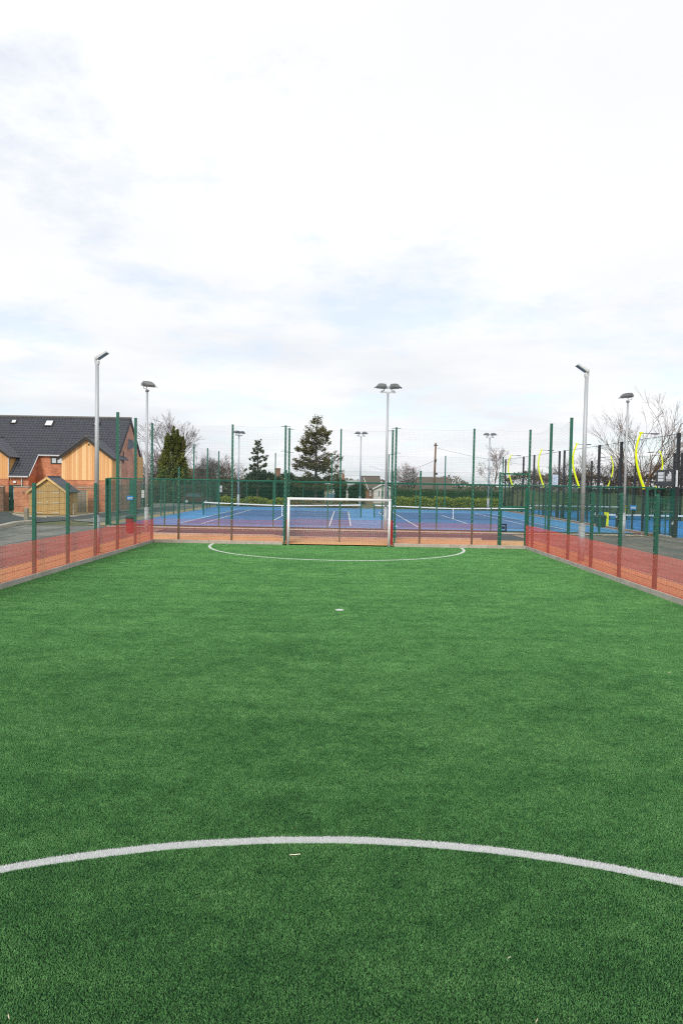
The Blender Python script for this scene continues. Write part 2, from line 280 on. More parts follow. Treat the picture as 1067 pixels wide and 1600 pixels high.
# ------------------------------------------------------------------ mesh builder
class MB:
    def __init__(s): s.v = []; s.f = []; s.m = []; s.mi = 0
    def add(s, vs, fs):
        o = len(s.v); s.v.extend([tuple(p) for p in vs]); s.f.extend([tuple(i + o for i in f) for f in fs]); s.m.extend([s.mi] * len(fs)); return s
    def box(s, x0, x1, y0, y1, z0, z1):
        return s.add([(x0, y0, z0), (x1, y0, z0), (x1, y1, z0), (x0, y1, z0), (x0, y0, z1), (x1, y0, z1), (x1, y1, z1), (x0, y1, z1)],
                     [(3, 2, 1, 0), (4, 5, 6, 7), (0, 1, 5, 4), (1, 2, 6, 5), (2, 3, 7, 6), (3, 0, 4, 7)])
    def cbox(s, c, size, mtx=None):
        h = Vector(size) * .5; c = Vector(c); pts = []
        for dz in (-1, 1):
            for dx, dy in ((-1, -1), (1, -1), (1, 1), (-1, 1)):
                p = Vector((dx * h.x, dy * h.y, dz * h.z)); pts.append(c + (mtx @ p if mtx else p))
        return s.add(pts, [(3, 2, 1, 0), (4, 5, 6, 7), (0, 1, 5, 4), (1, 2, 6, 5), (2, 3, 7, 6), (3, 0, 4, 7)])
    def bar(s, a, b, r0, r1=None, n=4, caps=True):
        a = Vector(a); b = Vector(b); r1 = r0 if r1 is None else r1; d = (b - a)
        if d.length < 1e-6: return s
        d.normalize(); u = d.orthogonal().normalized(); v = d.cross(u); pts = []
        for c, r in ((a, r0), (b, r1)):
            for k in range(n):
                t = 2 * math.pi * k / n; pts.append(c + (u * math.cos(t) + v * math.sin(t)) * r)
        fs = [(k, (k + 1) % n, n + (k + 1) % n, n + k) for k in range(n)]
        if caps and n > 2: fs += [tuple(range(n - 1, -1, -1)), tuple(range(n, 2 * n))]
        return s.add(pts, fs)
    def tube(s, pts, rad, n=6):
        pts = [Vector(p) for p in pts]; rs = rad if isinstance(rad, (list, tuple)) else [rad] * len(pts); V = []; u = None
        for i, p in enumerate(pts):
            d = (pts[min(i + 1, len(pts) - 1)] - pts[max(i - 1, 0)]).normalized()
            u = d.orthogonal().normalized() if u is None else (u - d * u.dot(d)).normalized()
            v = d.cross(u)
            for k in range(n):
                t = 2 * math.pi * k / n; V.append(p + (u * math.cos(t) + v * math.sin(t)) * rs[i])
        F = [(i * n + k, i * n + (k + 1) % n, (i + 1) * n + (k + 1) % n, (i + 1) * n + k) for i in range(len(pts) - 1) for k in range(n)]
        F += [tuple(range(n - 1, -1, -1)), tuple((len(pts) - 1) * n + k for k in range(n))]
        return s.add(V, F)
    def prism(s, poly, off):
        """a polygon (3-D points) given thickness along the vector off"""
        n = len(poly); off = Vector(off); a = [Vector(p) for p in poly]; b = [p + off for p in a]
        return s.add(a + b, [tuple(range(n)), tuple(range(2 * n - 1, n - 1, -1))] + [(k, n + k, n + (k + 1) % n, (k + 1) % n) for k in range(n)])
    def lathe(s, prof, c, n=16):
        V = [(c[0] + r * math.cos(2 * math.pi * k / n), c[1] + r * math.sin(2 * math.pi * k / n), c[2] + z) for r, z in prof for k in range(n)]
        F = [(i * n + k, i * n + (k + 1) % n, (i + 1) * n + (k + 1) % n, (i + 1) * n + k) for i in range(len(prof) - 1) for k in range(n)]
        F += [tuple(range(n - 1, -1, -1)), tuple((len(prof) - 1) * n + k for k in range(n))]
        return s.add(V, F)
    def quad(s, *p): return s.add(p, [tuple(range(len(p)))])
    def build(s, name, ms, parent=None, smooth=False):
        me = bpy.data.meshes.new(name); me.from_pydata(s.v, [], s.f); ms = ms if isinstance(ms, (list, tuple)) else [ms]
        for m in ms: me.materials.append(M[m] if isinstance(m, str) else m)
        if len(ms) > 1: me.polygons.foreach_set('material_index', s.m)
        if smooth: me.polygons.foreach_set('use_smooth', [True] * len(me.polygons))
        me.update(); o = bpy.data.objects.new(name, me); C.objects.link(o)
        if parent is not None: place_under(o, parent)
        return o

def place_under(o, parent):
    """mesh points are given in place coordinates; shift them to the parent's origin"""
    off = Vector(parent['base']) if 'base' in parent else Vector((0, 0, 0))
    if off.length > 0: o.data.transform(Matrix.Translation(-off))
    o.parent = parent; o['base'] = tuple(off)
def thing(name, label, cat, loc=(0, 0, 0), group=None):
    o = bpy.data.objects.new(name, None); C.objects.link(o); o.empty_display_size = .2; o.location = loc
    o['label'] = label; o['category'] = cat; o['base'] = tuple(loc)
    if group: o['group'] = group
    return o
def tag(o, label, cat, group=None):
    o['label'] = label; o['category'] = cat
    if group: o['group'] = group
    return o
def struct(o): o['kind'] = 'structure'; return o
def copy_tree(o, parent=None):
    c = o.copy(); C.objects.link(c)
    if parent is not None: c.parent = parent
    for ch in list(o.children): copy_tree(ch, c)
    return c
def np_mesh(name, V, F, m, parent=None, kind=None):
    """V (n,3) array, F (k,4) or (k,3) array"""
    me = bpy.data.meshes.new(name); k = F.shape[1]
    me.vertices.add(len(V)); me.vertices.foreach_set('co', V.astype(np.float32).ravel())
    me.loops.add(F.size); me.loops.foreach_set('vertex_index', F.astype(np.int32).ravel())
    me.polygons.add(len(F)); me.polygons.foreach_set('loop_start', np.arange(0, F.size, k, dtype=np.int32)); me.polygons.foreach_set('loop_total', np.full(len(F), k, dtype=np.int32))
    me.update(); me.validate(); me.materials.append(M[m] if isinstance(m, str) else m)
    o = bpy.data.objects.new(name, me); C.objects.link(o)
    if parent is not None: place_under(o, parent)
    if kind: o['kind'] = kind
    return o
def sheet(name, poly, z, m):
    """flat ground sheet"""
    return struct(MB().add([(x, y, z) for x, y in poly], [tuple(range(len(poly)))]).build(name, m))
def rect(name, x0, x1, y0, y1, z, m): return sheet(name, [(x0, y0), (x1, y0), (x1, y1), (x0, y1)], z, m)

# ------------------------------------------------------------------ ground
HW = 8.92; HL = 8.76 # turf edge right and left of the middle
END = 32.40          # far edge of the turf
rect('field', -1500, 1500, -60, 3500, -.060, 'field')
rect('asphalt_apron', -60, 26.5, -4, 43.6, -.024, 'asphalt')
turf = rect('turf', -HL, HW, -2, END, 0.0, 'turfbase')
EDG = 10.62
rect('gravel_bed', -EDG + .03, -HL - .05, -2, 36.7, .05, 'chips'); rect('gravel_bed', HW + .05, EDG - .03, -2, 36.7, .05, 'chips')
rect('gravel_bed', -HL - .05, HW + .05, END + .05, 36.7, .05, 'chips')
for xa, xb in ((-14.5, -EDG - .03), (EDG + .03, 14.6)): rect('side_path', xa, xb, -4, 42.4, -.010, 'sidepath')
rect('cross_path', -EDG + .03, EDG - .03, 36.8, 41.7, -.014, 'asphaltnew')
rect('yard', EDG + .03, 26.5, 12, 43.4, -.016, 'yard')
def kerb(name, pts, wd, h, m, z0=-.05):
    b = MB()
    for (x0, y0), (x1, y1) in zip(pts, pts[1:]):
        d = Vector((x1 - x0, y1 - y0, 0)); ln = d.length; d.normalize(); n = Vector((-d.y, d.x, 0)) * wd * .5; k = max(1, round(ln / .915)); s = ln / k
        for i in range(k):
            a = Vector((x0, y0, 0)) + d * (i * s + .004); e = Vector((x0, y0, 0)) + d * ((i + 1) * s - .004); dz = random.uniform(-.006, .006)
            lo, hi = Vector((0, 0, z0)), Vector((0, 0, h + dz)); c = wd * .12; ni = n * (1 - .24)
            b.add([a - n + lo, e - n + lo, e + n + lo, a + n + lo, a - n + hi * 1 - Vector((0, 0, c)), e - n + hi - Vector((0, 0, c)), e + n + hi - Vector((0, 0, c)), a + n + hi - Vector((0, 0, c)), a - ni + hi, e - ni + hi, e + ni + hi, a + ni + hi],
                  [(0, 1, 5, 4), (1, 2, 6, 5), (2, 3, 7, 6), (3, 0, 4, 7), (4, 5, 9, 8), (5, 6, 10, 9), (6, 7, 11, 10), (7, 4, 8, 11), (8, 9, 10, 11)])
    return struct(b.build(name, m))
kerb('turf_kerb', [(-HL - .03, -2), (-HL - .03, END + .05)], .06, .15, 'kerb'); kerb('turf_kerb', [(HW + .03, -2), (HW + .03, END + .05)], .06, .15, 'kerb')
kerb('turf_kerb', [(-HL, END + .03), (-2.62, END + .03)], .07, .16, 'kerbpale'); kerb('turf_kerb', [(2.68, END + .03), (HW, END + .03)], .07, .16, 'kerbpale')
kerb('path_edging', [(-EDG, -2), (-EDG, 36.7)], .05, .075, 'kerbpale'); kerb('path_edging', [(EDG, -2), (EDG, 36.7)], .05, .075, 'kerbpale')
kerb('path_edging', [(-EDG, 36.74), (-3.5, 36.74), (-3.0, 35.9), (3.0, 35.9), (3.5, 36.74), (7.7, 36.74)], .08, .15, 'kerbpale')
rect('court_kerb', -14.8, 19.3, 42.6, 44.0, .012, 'kerbpale')

# turf pile: fibres standing on the infill
def turf_pile():
    rng = np.random.default_rng(3); T = 2 * HW / 20
    nt_ = 11500; per = 4
    k_ = 108; nt_ = k_ * k_; gi_, gj_ = np.meshgrid(np.arange(k_), np.arange(k_)); tx = ((gi_.ravel() + .5 + rng.uniform(-.5, .5, nt_)) / k_ - .5) * T; ty = ((gj_.ravel() + .5 + rng.uniform(-.5, .5, nt_)) / k_ - .5) * T
    ta = rng.uniform(0, 2 * np.pi, nt_); tl = rng.uniform(.2, 1.25, nt_)
    bx = np.repeat(tx, per) + rng.normal(0, .002, nt_ * per); by = np.repeat(ty, per) + rng.normal(0, .002, nt_ * per)
    a = np.repeat(ta, per) + rng.normal(0, .7, nt_ * per); lean = np.repeat(tl, per) * rng.uniform(.3, 1.0, nt_ * per); h = rng.uniform(.007, .016, nt_ * per)
    wd = rng.uniform(.00028, .00057, nt_ * per); sa = rng.uniform(0, 2 * np.pi, nt_ * per)
    n = len(bx); dx, dy = np.cos(a), np.sin(a); sx, sy = np.cos(sa) * wd, np.sin(sa) * wd
    V = np.zeros((n, 6, 3))
    for k, (fr, wz) in enumerate(((0, 1), (.6, .9), (1, .35))):
        ox = dx * h * lean * fr ** 1.6; oy = dy * h * lean * fr ** 1.6; z = h * (fr - .35 * lean * fr * fr)
        V[:, 2 * k] = np.stack([bx + ox - sx * wz, by + oy - sy * wz, z], 1); V[:, 2 * k + 1] = np.stack([bx + ox + sx * wz, by + oy + sy * wz, z], 1)
    base = (np.arange(n) * 6)[:, None]
    F = np.concatenate([base + np.array([[0, 1, 3, 2]]), base + np.array([[2, 3, 5, 4]])])
    me_o = np_mesh('turf_fibres', V.reshape(-1, 3), F, 'fibre'); C.objects.unlink(me_o)
    pts = [(-HW + T * (i + .5), END - T * (j + .5), 0.0) for i in range(20) for j in range(39)]
    me = bpy.data.meshes.new('turf_pile'); me.from_pydata(pts, [], []); o = bpy.data.objects.new('turf_pile', me); C.objects.link(o); me.materials.append(M['fibre'])
    g = bpy.data.node_groups.new('pile', 'GeometryNodeTree'); g.interface.new_socket('Geometry', in_out='INPUT', socket_type='NodeSocketGeometry'); g.interface.new_socket('Geometry', in_out='OUTPUT', socket_type='NodeSocketGeometry')
    gi = g.nodes.new('NodeGroupInput'); go = g.nodes.new('NodeGroupOutput'); io = g.nodes.new('GeometryNodeInstanceOnPoints'); oi = g.nodes.new('GeometryNodeObjectInfo'); oi.inputs['Object'].default_value = me_o
    rv = g.nodes.new('FunctionNodeRandomValue'); rv.data_type = 'INT'
    for s in rv.inputs:
        if s.type == 'INT' and s.name == 'Min': s.default_value = 0
        if s.type == 'INT' and s.name == 'Max': s.default_value = 3
    mu = g.nodes.new('ShaderNodeMath'); mu.operation = 'MULTIPLY'; mu.inputs[1].default_value = math.pi / 2
    cx = g.nodes.new('ShaderNodeCombineXYZ'); iv = [s for s in rv.outputs if s.type == 'INT'][0]
    g.links.new(iv, mu.inputs[0]); g.links.new(mu.outputs[0], cx.inputs[2]); g.links.new(cx.outputs[0], io.inputs['Rotation'])
    g.links.new(gi.outputs[0], io.inputs['Points']); g.links.new(oi.outputs['Geometry'], io.inputs['Instance']); g.links.new(io.outputs[0], go.inputs[0])
    md = o.modifiers.new('pile', 'NODES'); md.node_group = g
    o['kind'] = 'stuff'; o['label'] = 'short green artificial turf fibres covering the whole pitch with white curved markings'; o['category'] = 'turf'
turf_pile()

# ------------------------------------------------------------------ fences
def wire_panel(b, a, e, z0, z1, sv=.05, sh=.2, rv=.003, rh=.0042, off=.0):
    a = Vector((a[0], a[1], 0)); e = Vector((e[0], e[1], 0)); d = e - a; ln = d.length; d.normalize(); n = Vector((-d.y, d.x, 0))
    a = a + n * off; e = e + n * off; k = max(1, round(ln / sv))
    for i in range(k + 1):
        p = a + d * (ln * i / k); b.bar(p + Vector((0, 0, z0)), p + Vector((0, 0, z1)), rv, n=4, caps=False)
    m = max(1, round((z1 - z0) / sh))
    for j in range(m + 1):
        z = z0 + (z1 - z0) * j / m
        for sd in (-1, 1): b.bar(a + n * sd * (rv + rh) + Vector((0, 0, z)), e + n * sd * (rv + rh) + Vector((0, 0, z)), rh, n=4, caps=False)
def soft_net(b, a, e, z0, z1, sp=.12, r=.0014, sag=.0):
    a = Vector((a[0], a[1], 0)); e = Vector((e[0], e[1], 0)); ln = (e - a).length; k = max(1, round(ln / sp)); m = max(1, round((z1 - z0) / sp))
    for i in range(1, k):
        t = i / k; dz = -sag * 4 * t * (1 - t); p = a.lerp(e, t); b.bar(p + Vector((0, 0, z0)), p + Vector((0, 0, z1 + dz)), r, n=3, caps=False)
    for j in range(1, m + 1):
        f = j / m; rr = r if j < m else r * 2.2; prev = None
        for i in range(9):
            t = i / 8; q = a.lerp(e, t) + Vector((0, 0, z0 + (z1 - z0) * f - sag * f * 4 * t * (1 - t)))
            if prev is not None: b.bar(prev, q, rr, n=3, caps=False)
            prev = q
def fence_post(x, y, z1, wx, wy, studs=(0, -1), m='green', parent=None, z0=0.0, cap=True, name='post'):
    b = MB(); b.box(x - wx / 2, x + wx / 2, y - wy / 2, y + wy / 2, z0, z1)
    if cap: b.box(x - wx / 2 - .004, x + wx / 2 + .004, y - wy / 2 - .004, y + wy / 2 + .004, z1, z1 + .018)
    if studs:
        b.mi = 1; z = z0 + .12
        while z < min(z1, 5.6):
            c = Vector((x + studs[0] * (wx / 2 + .006), y + studs[1] * (wy / 2 + .006), z)); b.cbox(c, (.022, .022, .022)); z += .2
        b.mi = 0
    return b.build(name, [m, 'stud'], parent)

FX, FL, FY = 9.06, 8.91, 32.62
def side_fence(sgn, label):
    x = FX if sgn > 0 else -FL; t = thing('pitch_fence', label, 'fence', (x, 18, 0), 'mesh fences round the pitch')
    ys = [FY, 30.03, 27.66, 25.2] + [22.66 - 2.46 * k for k in range(8)] if sgn < 0 else [FY, 29.32] + [26.74 - 2.5 * k for k in range(10)]
    for k, y in enumerate(ys):
        tall = k in (1, 2)
        if k == 0: continue
        fence_post(x, y, 5.66 if tall else 2.80, .10, .085, (-sgn, 0), parent=t, z0=.04)
    if sgn > 0: fence_post(x, 31.82, 2.80, .11, .085, (-sgn, 0), parent=t, z0=.04)
    for k in range(len(ys) - 1):
        b = MB(); wire_panel(b, (x - sgn * .062, ys[k]), (x - sgn * .062, ys[k + 1]), .16, 2.76, .05, .2, .0026, .0042); b.build('mesh_panel', 'green_wire', t)
    for k in range(2):
        b = MB(); soft_net(b, (x, ys[k]), (x, ys[k + 1]), 2.8, 5.6, .12, .0013, .22); b.build('ball_net', 'netgrey', t)
    return t
side_fence(-1, 'green mesh fence along the left side of the pitch beside the house')
side_fence(1, 'green mesh fence along the right side of the pitch beside the grey gravel yard')

t = thing('pitch_fence', 'tall green mesh fence with netting across the far end behind the goal', 'fence', (0, FY, 0), 'mesh fences round the pitch')
ex = [-FL, -7.62, -5.08, -2.56, 2.70, 3.90, 6.40, 7.68, FX]
tallx = {-FL, -5.08, -2.56, 2.70, 6.40, FX}
for x in ex:
    fence_post(x, FY, 5.66 if x in tallx else 3.62, .085, .085, (0, -1), parent=t, z0=.04)
RY = FY + 1.55
for x in (-2.50, 2.64): fence_post(x, RY, 5.66, .085, .085, (0, -1), parent=t, z0=.04)
fence_post(.07, RY, 5.66, .075, .075, None, parent=t, z0=.04)
def runs():
    for a, e in ((-FL, -7.62), (-7.62, -5.08), (-5.08, -2.56), (2.70, 3.90), (3.90, 6.40), (6.40, 7.68)): yield (a, FY), (e, FY)
    yield (-2.53, FY + .05), (-2.53, RY); yield (2.67, FY + .05), (2.67, RY); yield (-2.50, RY), (.07, RY); yield (.07, RY), (2.64, RY)
for a, e in runs():
    b = MB(); wire_panel(b, a, e, .10, 3.58, .05, .2, .0028, .0038, .055); b.build('mesh_panel', 'green_wire', t)
b = MB()
for a, e in runs(): soft_net(b, a, e, 3.6, 5.62, .12, .0010, .05)
soft_net(b, (7.68, FY), (FX, FY), 3.6, 5.62, .12, .0010, .05)
b.build('ball_net', 'netgrey', t)
for x, y in ((-2.56, FY), (2.70, FY), (-2.50, RY), (2.64, RY)):      # short outriggers on the tall posts
    for z in (5.62, 4.45): b = MB(); b.box(x - .22, x + .22, y - .015, y + .015, z, z + .02); b.build('outrigger', 'green', t)

# gate in the far corner
g = thing('gate', 'green mesh gate with black lock at the far right corner of pitch', 'gate', (8.37, FY, 0))
b = MB(); x0, x1 = 7.74, FX - .06
b.box(x0, x1, FY - .03, FY + .03, 3.53, 3.60); b.box(x0, x1, FY - .03, FY + .03, 1.93, 2.02); b.box(x0, x1, FY - .028, FY + .028, 1.80, 1.87)
b.box(x0, x0 + .07, FY - .031, FY + .031, .08, 1.80); b.box(x1 - .10, x1, FY - .031, FY + .031, .08, 2.9); b.box(x0 + .07, x1 - .10, FY - .027, FY + .027, .08, .13)
b.build('gate_frame', 'green', g)
b = MB(); wire_panel(b, (x0 + .07, FY), (x1 - .1, FY), .13, 1.80, .05, .2, .0028, .0038); b.build('gate_mesh', 'green_wire', g)
b = MB(); wire_panel(b, (x0, FY), (x1, FY), 2.02, 3.53, .05, .2, .0028, .0038); b.build('overpanel_mesh', 'green_wire', g)
b = MB(); b.box(x0 + .07, x0 + .30, FY - .05, FY + .05, .80, .86); b.box(x0 + .07, x0 + .30, FY - .05, FY + .05, 1.12, 1.18); b.box(x0 + .25, x0 + .30, FY - .05, FY + .05, .86, 1.12); b.box(x0 + .10, x0 + .2, FY - .06, FY + .06, .93, 1.05); b.build('lock', 'black', g)

# red netting along the bottom of the fences: every thread is modelled
def thread_net(pts, z0, z1, sp, r, label, name='red_netting'):
    Vs = []; Fs = []; n0 = 0
    def bars(A, B):
        nonlocal n0
        A = np.asarray(A, float); B = np.asarray(B, float); D = B - A; D /= np.linalg.norm(D, axis=1)[:, None]
        U = np.cross(D, np.where(np.abs(D[:, 2:3]) > .9, np.array([[1., 0, 0]]), np.array([[0, 0, 1.]]))); U /= np.linalg.norm(U, axis=1)[:, None]; W_ = np.cross(D, U)
        k = len(A); V = np.zeros((k, 6, 3))
        for i in range(3):
            q = (U * math.cos(2.094 * i + .5) + W_ * math.sin(2.094 * i + .5)) * r; V[:, i] = A + q; V[:, 3 + i] = B + q
        base = (np.arange(k) * 6)[:, None] + n0; Vs.append(V.reshape(-1, 3)); n0 += k * 6
        for i in range(3): Fs.append(base + np.array([[i, (i + 1) % 3, 3 + (i + 1) % 3, 3 + i]]))
    rng = np.random.default_rng(5)
    for a, e in zip(pts, pts[1:]):
        a = np.array((*a, 0.)); e = np.array((*e, 0.)); ln = np.linalg.norm(e - a); k = int(ln / sp); tt = (np.arange(k) + .5) / k
        base = a + (e - a) * tt[:, None]; lo = base.copy(); lo[:, 2] = z0; hi = base.copy(); hi[:, 2] = z1 + .012 * np.sin(tt * ln * 2.5) ; bars(lo, hi)
        m = int((z1 - z0) / sp); zz = z0 + (z1 - z0) * (np.arange(m) + .5) / m; A = np.repeat(a[None], m, 0); B = np.repeat(e[None], m, 0); A[:, 2] = zz; B[:, 2] = zz; bars(A, B)
    o = np_mesh(name, np.concatenate(Vs), np.concatenate(Fs), 'red')
    return tag(o, label, 'netting', 'red netting along the fence bottoms')
NX = FX - .115
thread_net([(-FL + .115, 5), (-FL + .115, FY - .1)], .15, 1.14, .0148, .00120, 'translucent red netting along the foot of the left pitch fence')
thread_net([(NX, 5), (NX, FY - .1)], .15, 1.14, .0148, .00120, 'translucent red netting along the foot of the right pitch fence')
thread_net([(-FL + .12, FY - .12), (-2.66, FY - .12)], .12, 1.16, .0165, .0010, 'translucent red netting on the far end fence left of the goal')
thread_net([(2.80, FY - .12), (7.60, FY - .12)], .12, 1.16, .0165, .0010, 'translucent red netting on the far end fence between goal and gate')
thread_net([(-2.42, RY - .08), (2.56, RY - .08)], .10, 1.16, .0150, .00095, 'translucent red netting stretched across the recess behind the goal')
for x, lab in ((-2.46, 'bunched bright red netting flap beside the left goalpost'), (2.60, 'bunched bright red netting flap beside the right goalpost')):
    b = MB(); ys = np.linspace(FY - .02, RY - .1, 13); top = []; bot = []
    V = []
    for i, y in enumerate(ys):
        wv = .028 * math.sin(i * 1.9); V += [(x + wv - .008, y, .06), (x + wv + .008, y, .06), (x + wv * 1.4 + .008, y, 1.22 - .02 * (i % 3)), (x + wv * 1.4 - .008, y, 1.22 - .02 * (i % 3))]
    F = []
    for i in range(12):
        o_ = i * 4; F += [(o_ + k, o_ + (k + 1) % 4, o_ + 4 + (k + 1) % 4, o_ + 4 + k) for k in range(4)]
    b.add(V, F + [(0, 1, 2, 3), (48, 51, 50, 49)]); tag(b.build('netting_flap', 'redfold'), lab, 'netting', 'red netting flaps beside the goal')

# ------------------------------------------------------------------ goal
GY = 32.44
gl = thing('football_goal', 'white five a side football goal with slack white net at the far end', 'goal', (.04, GY, 0))
gx0, gx1, gh = -2.36, 2.44, 2.22
for x in (gx0, gx1):
    b = MB(); b.tube([(x, GY, .005), (x, GY, gh - .045)], .062, 14); b.build('goalpost', 'white', gl, True)
b = MB(); b.tube([(gx0 - .062, GY, gh - .02), (gx1 + .062, GY, gh - .02)], .064, 14); b.build('crossbar', 'white', gl, True)
def goal_net():
    b = MB(); nx, nz = 44, 24; rng = random.Random(4)
    def pt(i, j):
        u = i / nx; v = j / nz; x = gx0 + (gx1 - gx0) * u
        z = gh * (1 - v) - .02 + .02 * v; dep = 1.0 * math.sin(min(1, v * 1.35) * math.pi / 2) ** 1.1 * (1 - .15 * math.exp(-((u - .5) / .18) ** 2))
        # slack bunched towards the middle low down
        pull = .35 * math.exp(-((v - .62) / .16) ** 2) * math.exp(-((u - .45) / .22) ** 2); x += (gx0 + .45 * (gx1 - gx0) - x) * pull
        z -= .10 * math.sin(math.pi * u) * math.sin(math.pi * v) + .03 * math.sin(u * 23 + v * 5) * v * (1 - v) * 2
        return Vector((x, GY + .03 + dep + .04 * math.sin(u * 17 + 2 * v), max(.02, z)))
    g_ = [[pt(i, j) for j in range(nz + 1)] for i in range(nx + 1)]
    for i in range(nx + 1):
        for j in range(nz + 1):
            if i < nx: b.bar(g_[i][j], g_[i + 1][j], .0028 if j < nz else .012, n=3, caps=False)
            if j < nz: b.bar(g_[i][j], g_[i][j + 1], .0028, n=3, caps=False)
    for s, x in ((0, gx0), (nx, gx1)):   # side nets
        prof = g_[s]
        for j in range(nz + 1): b.bar((x, GY, prof[j].z), prof[j], .0021, n=3, caps=False)
        for k in range(1, 8):
            for j in range(nz):
                p, q = prof[j], prof[j + 1]; f = k / 8
                b.bar((x, GY + (p.y - GY) * f, p.z), (x, GY + (q.y - GY) * f, q.z), .0021, n=3, caps=False)
    b.build('goal_net', 'cord', gl)
goal_net()

# ------------------------------------------------------------------ floodlights
def pole(base, h, r0, r1, parent, sleeve=True):
    x, y, z = base; b = MB(); hs = 1.45
    if sleeve:
        b.tube([(x, y, z - .05), (x, y, z + hs)], r0 * 1.45, 12); b.tube([(x, y, z + hs - .002), (x, y, z + hs + .06)], [r0 * 1.4, r0 * 1.02], 12); b.tube([(x, y, z + hs + .05), (x, y, z + h)], [r0, r1], 12)
    else: b.tube([(x, y, z - .05), (x, y, z + h)], [r0, r1], 12)
    return b.build('pole', 'galv', parent, True)
def dome_head(c, dx, tilt, parent, ln=.66, wd=.50, ht=.24, facing=None):
    """sports floodlight: domed grey housing with sloped nose, visor, glass underneath and a yoke"""
    mt = Matrix.Rotation(facing or 0.0, 3, 'Z') @ Matrix.Rotation(tilt, 3, 'Y'); c = Vector(c)
    def T(p): return c + mt @ Vector((p[0] * dx, p[1], p[2]))
    b = MB(); prof = [(-.5, 0, .95), (-.5, .50, .95), (-.42, .92, .82), (-.1, 1, .78), (.22, .92, .78), (.40, .5, .85), (.5, .08, .95)]
    V = []
    for x, z, wf in prof: V += [T((x * ln, -wd / 2 * wf, z * ht)), T((x * ln, wd / 2 * wf, z * ht))]
    n = len(prof); F = [(2 * i, 2 * i + 1, 2 * i + 3, 2 * i + 2) for i in range(n - 1)] + [(0, 2 * n - 2, 2 * n - 1, 1)]
    F += [tuple(2 * i for i in range(n)), tuple(2 * i + 1 for i in range(n - 1, -1, -1))]
    h = b.add(V, F).build('lamp_housing', 'lampgrey', parent)
    b = MB(); mb_ = [T((-.44 * ln, -.42 * wd, -.012)), T((.44 * ln, -.42 * wd, -.012)), T((.44 * ln, .42 * wd, -.012)), T((-.44 * ln, .42 * wd, -.012))]
    b.prism(mb_, (0, 0, -.02)); b.build('lamp_glass', 'lampglass', h)
    b = MB(); b.prism([T((.50 * ln, -.48 * wd, .02)), T((.50 * ln, .48 * wd, .02)), T((.66 * ln, .40 * wd, -.05)), T((.66 * ln, -.40 * wd, -.05))], (0, 0, .012)); b.build('visor', 'lampgrey', h)
    b = MB(); yk = [T((-.32 * ln, -wd * .56, .10)), T((-.32 * ln, -wd * .56, -.16)), T((-.05 * ln, -wd * .3, -.21)), T((-.05 * ln, wd * .3, -.21)), T((-.32 * ln, wd * .56, -.16)), T((-.32 * ln, wd * .56, .10))]
    b.tube(yk, .018, 5); b.build('yoke', 'lampgrey', h)
    b = MB(); b.cbox(T((-.50 * ln - .05, 0, .06)), (.10, .2, .14), mt); b.build('gear_box', 'lamplight', h)
FL = 'floodlight masts'
def panel_light(base, h, sgn, label):
    t = thing('floodlight', label, 'floodlight', base, FL); x, y, z = base; pole(base, h, .088, .072, t)
    b = MB(); b.cbox((x, y - .0, z + h + .05), (.16, .12, .12)); b.cbox((x - sgn * .06, y, z + h + .16), (.05, .14, .22)); b.build('bracket', 'lamplight', t)
    mt = Matrix.Rotation(-sgn * R(34), 3, 'Y'); c = Vector((x + sgn * .20, y, z + h + .32))
    b = MB(); b.cbox(c, (.48, .34, .065), mt); b.cbox(c + mt @ Vector((-sgn * .14, 0, .055)), (.22, .22, .06), mt); hd = b.build('lamp_panel', 'lamplight', t)
    b = MB(); b.cbox(c + mt @ Vector((sgn * .03, 0, -.032)), (.38, .28, .012), mt); b.build('lamp_glass', 'lampglass', hd)
    return t
bL = G(151.5, 864, .05); bR = G(906.8, 876.5, .05)
panel_light(bL, 7.42, 1, 'tall grey mast with one flat lamp panel in front of the brick house')
panel_light(bR, 7.28, -1, 'tall grey mast with one flat lamp panel behind the right pitch fence')
def dome_light(base, h, sgn, label):
    t = thing('floodlight', label, 'floodlight', base, FL); x, y, z = base; pole(base, h, .075, .06, t)
    b = MB(); b.cbox((x, y, z + h + .03), (.16, .16, .06)); b.build('bracket', 'lampgrey', t)
    dome_head((x + sgn * .10, y, z + h + .30), sgn, -sgn * R(-4), t); return t
bL2 = P(229, 0, 36.9); bL2 = Vector((P(229, 836, 36.9).x, 36.9, 0)); bR2 = Vector((P(973, 840, 41.0).x, 41.0, 0))
tl = dome_light(bL2, 7.72, 1, 'grey mast with a single dark domed lamp behind the far left pitch corner')
b = MB(); b.box(bL2.x - .24, bL2.x - .10, 36.8, 37.0, 2.0, 2.42); b.build('control_box', 'lamplight', tl)
dome_light(bR2, 8.10, -1, 'grey mast with a single dark domed lamp at the gravel yard by padel gate')
def twin_light(base, h, label, turn=0.0, r=.085):
    t = thing('floodlight', label, 'floodlight', base, FL); x, y, z = base; pole(base, h, r, r * .8, t)
    rt = Matrix.Rotation(turn, 3, 'Z'); b = MB(); b.cbox((x, y, z + h + .04), (1.0, .08, .08), rt); b.build('cross_arm', 'lamplight', t)
    for s in (-1, 1):
        c = Vector((x, y, z + h + .32)) + rt @ Vector((s * .44, 0, 0)); dome_head(c, s, -s * R(4), t, ln=.66, wd=.55, ht=.26, facing=turn)
    return t
c0 = Vector((P(601, 829, 44.15).x, 43.7, 0))
twin_light(c0, P(603, 614, 43.7).z, 'tallest grey mast with twin domed lamps behind the right goalpost')
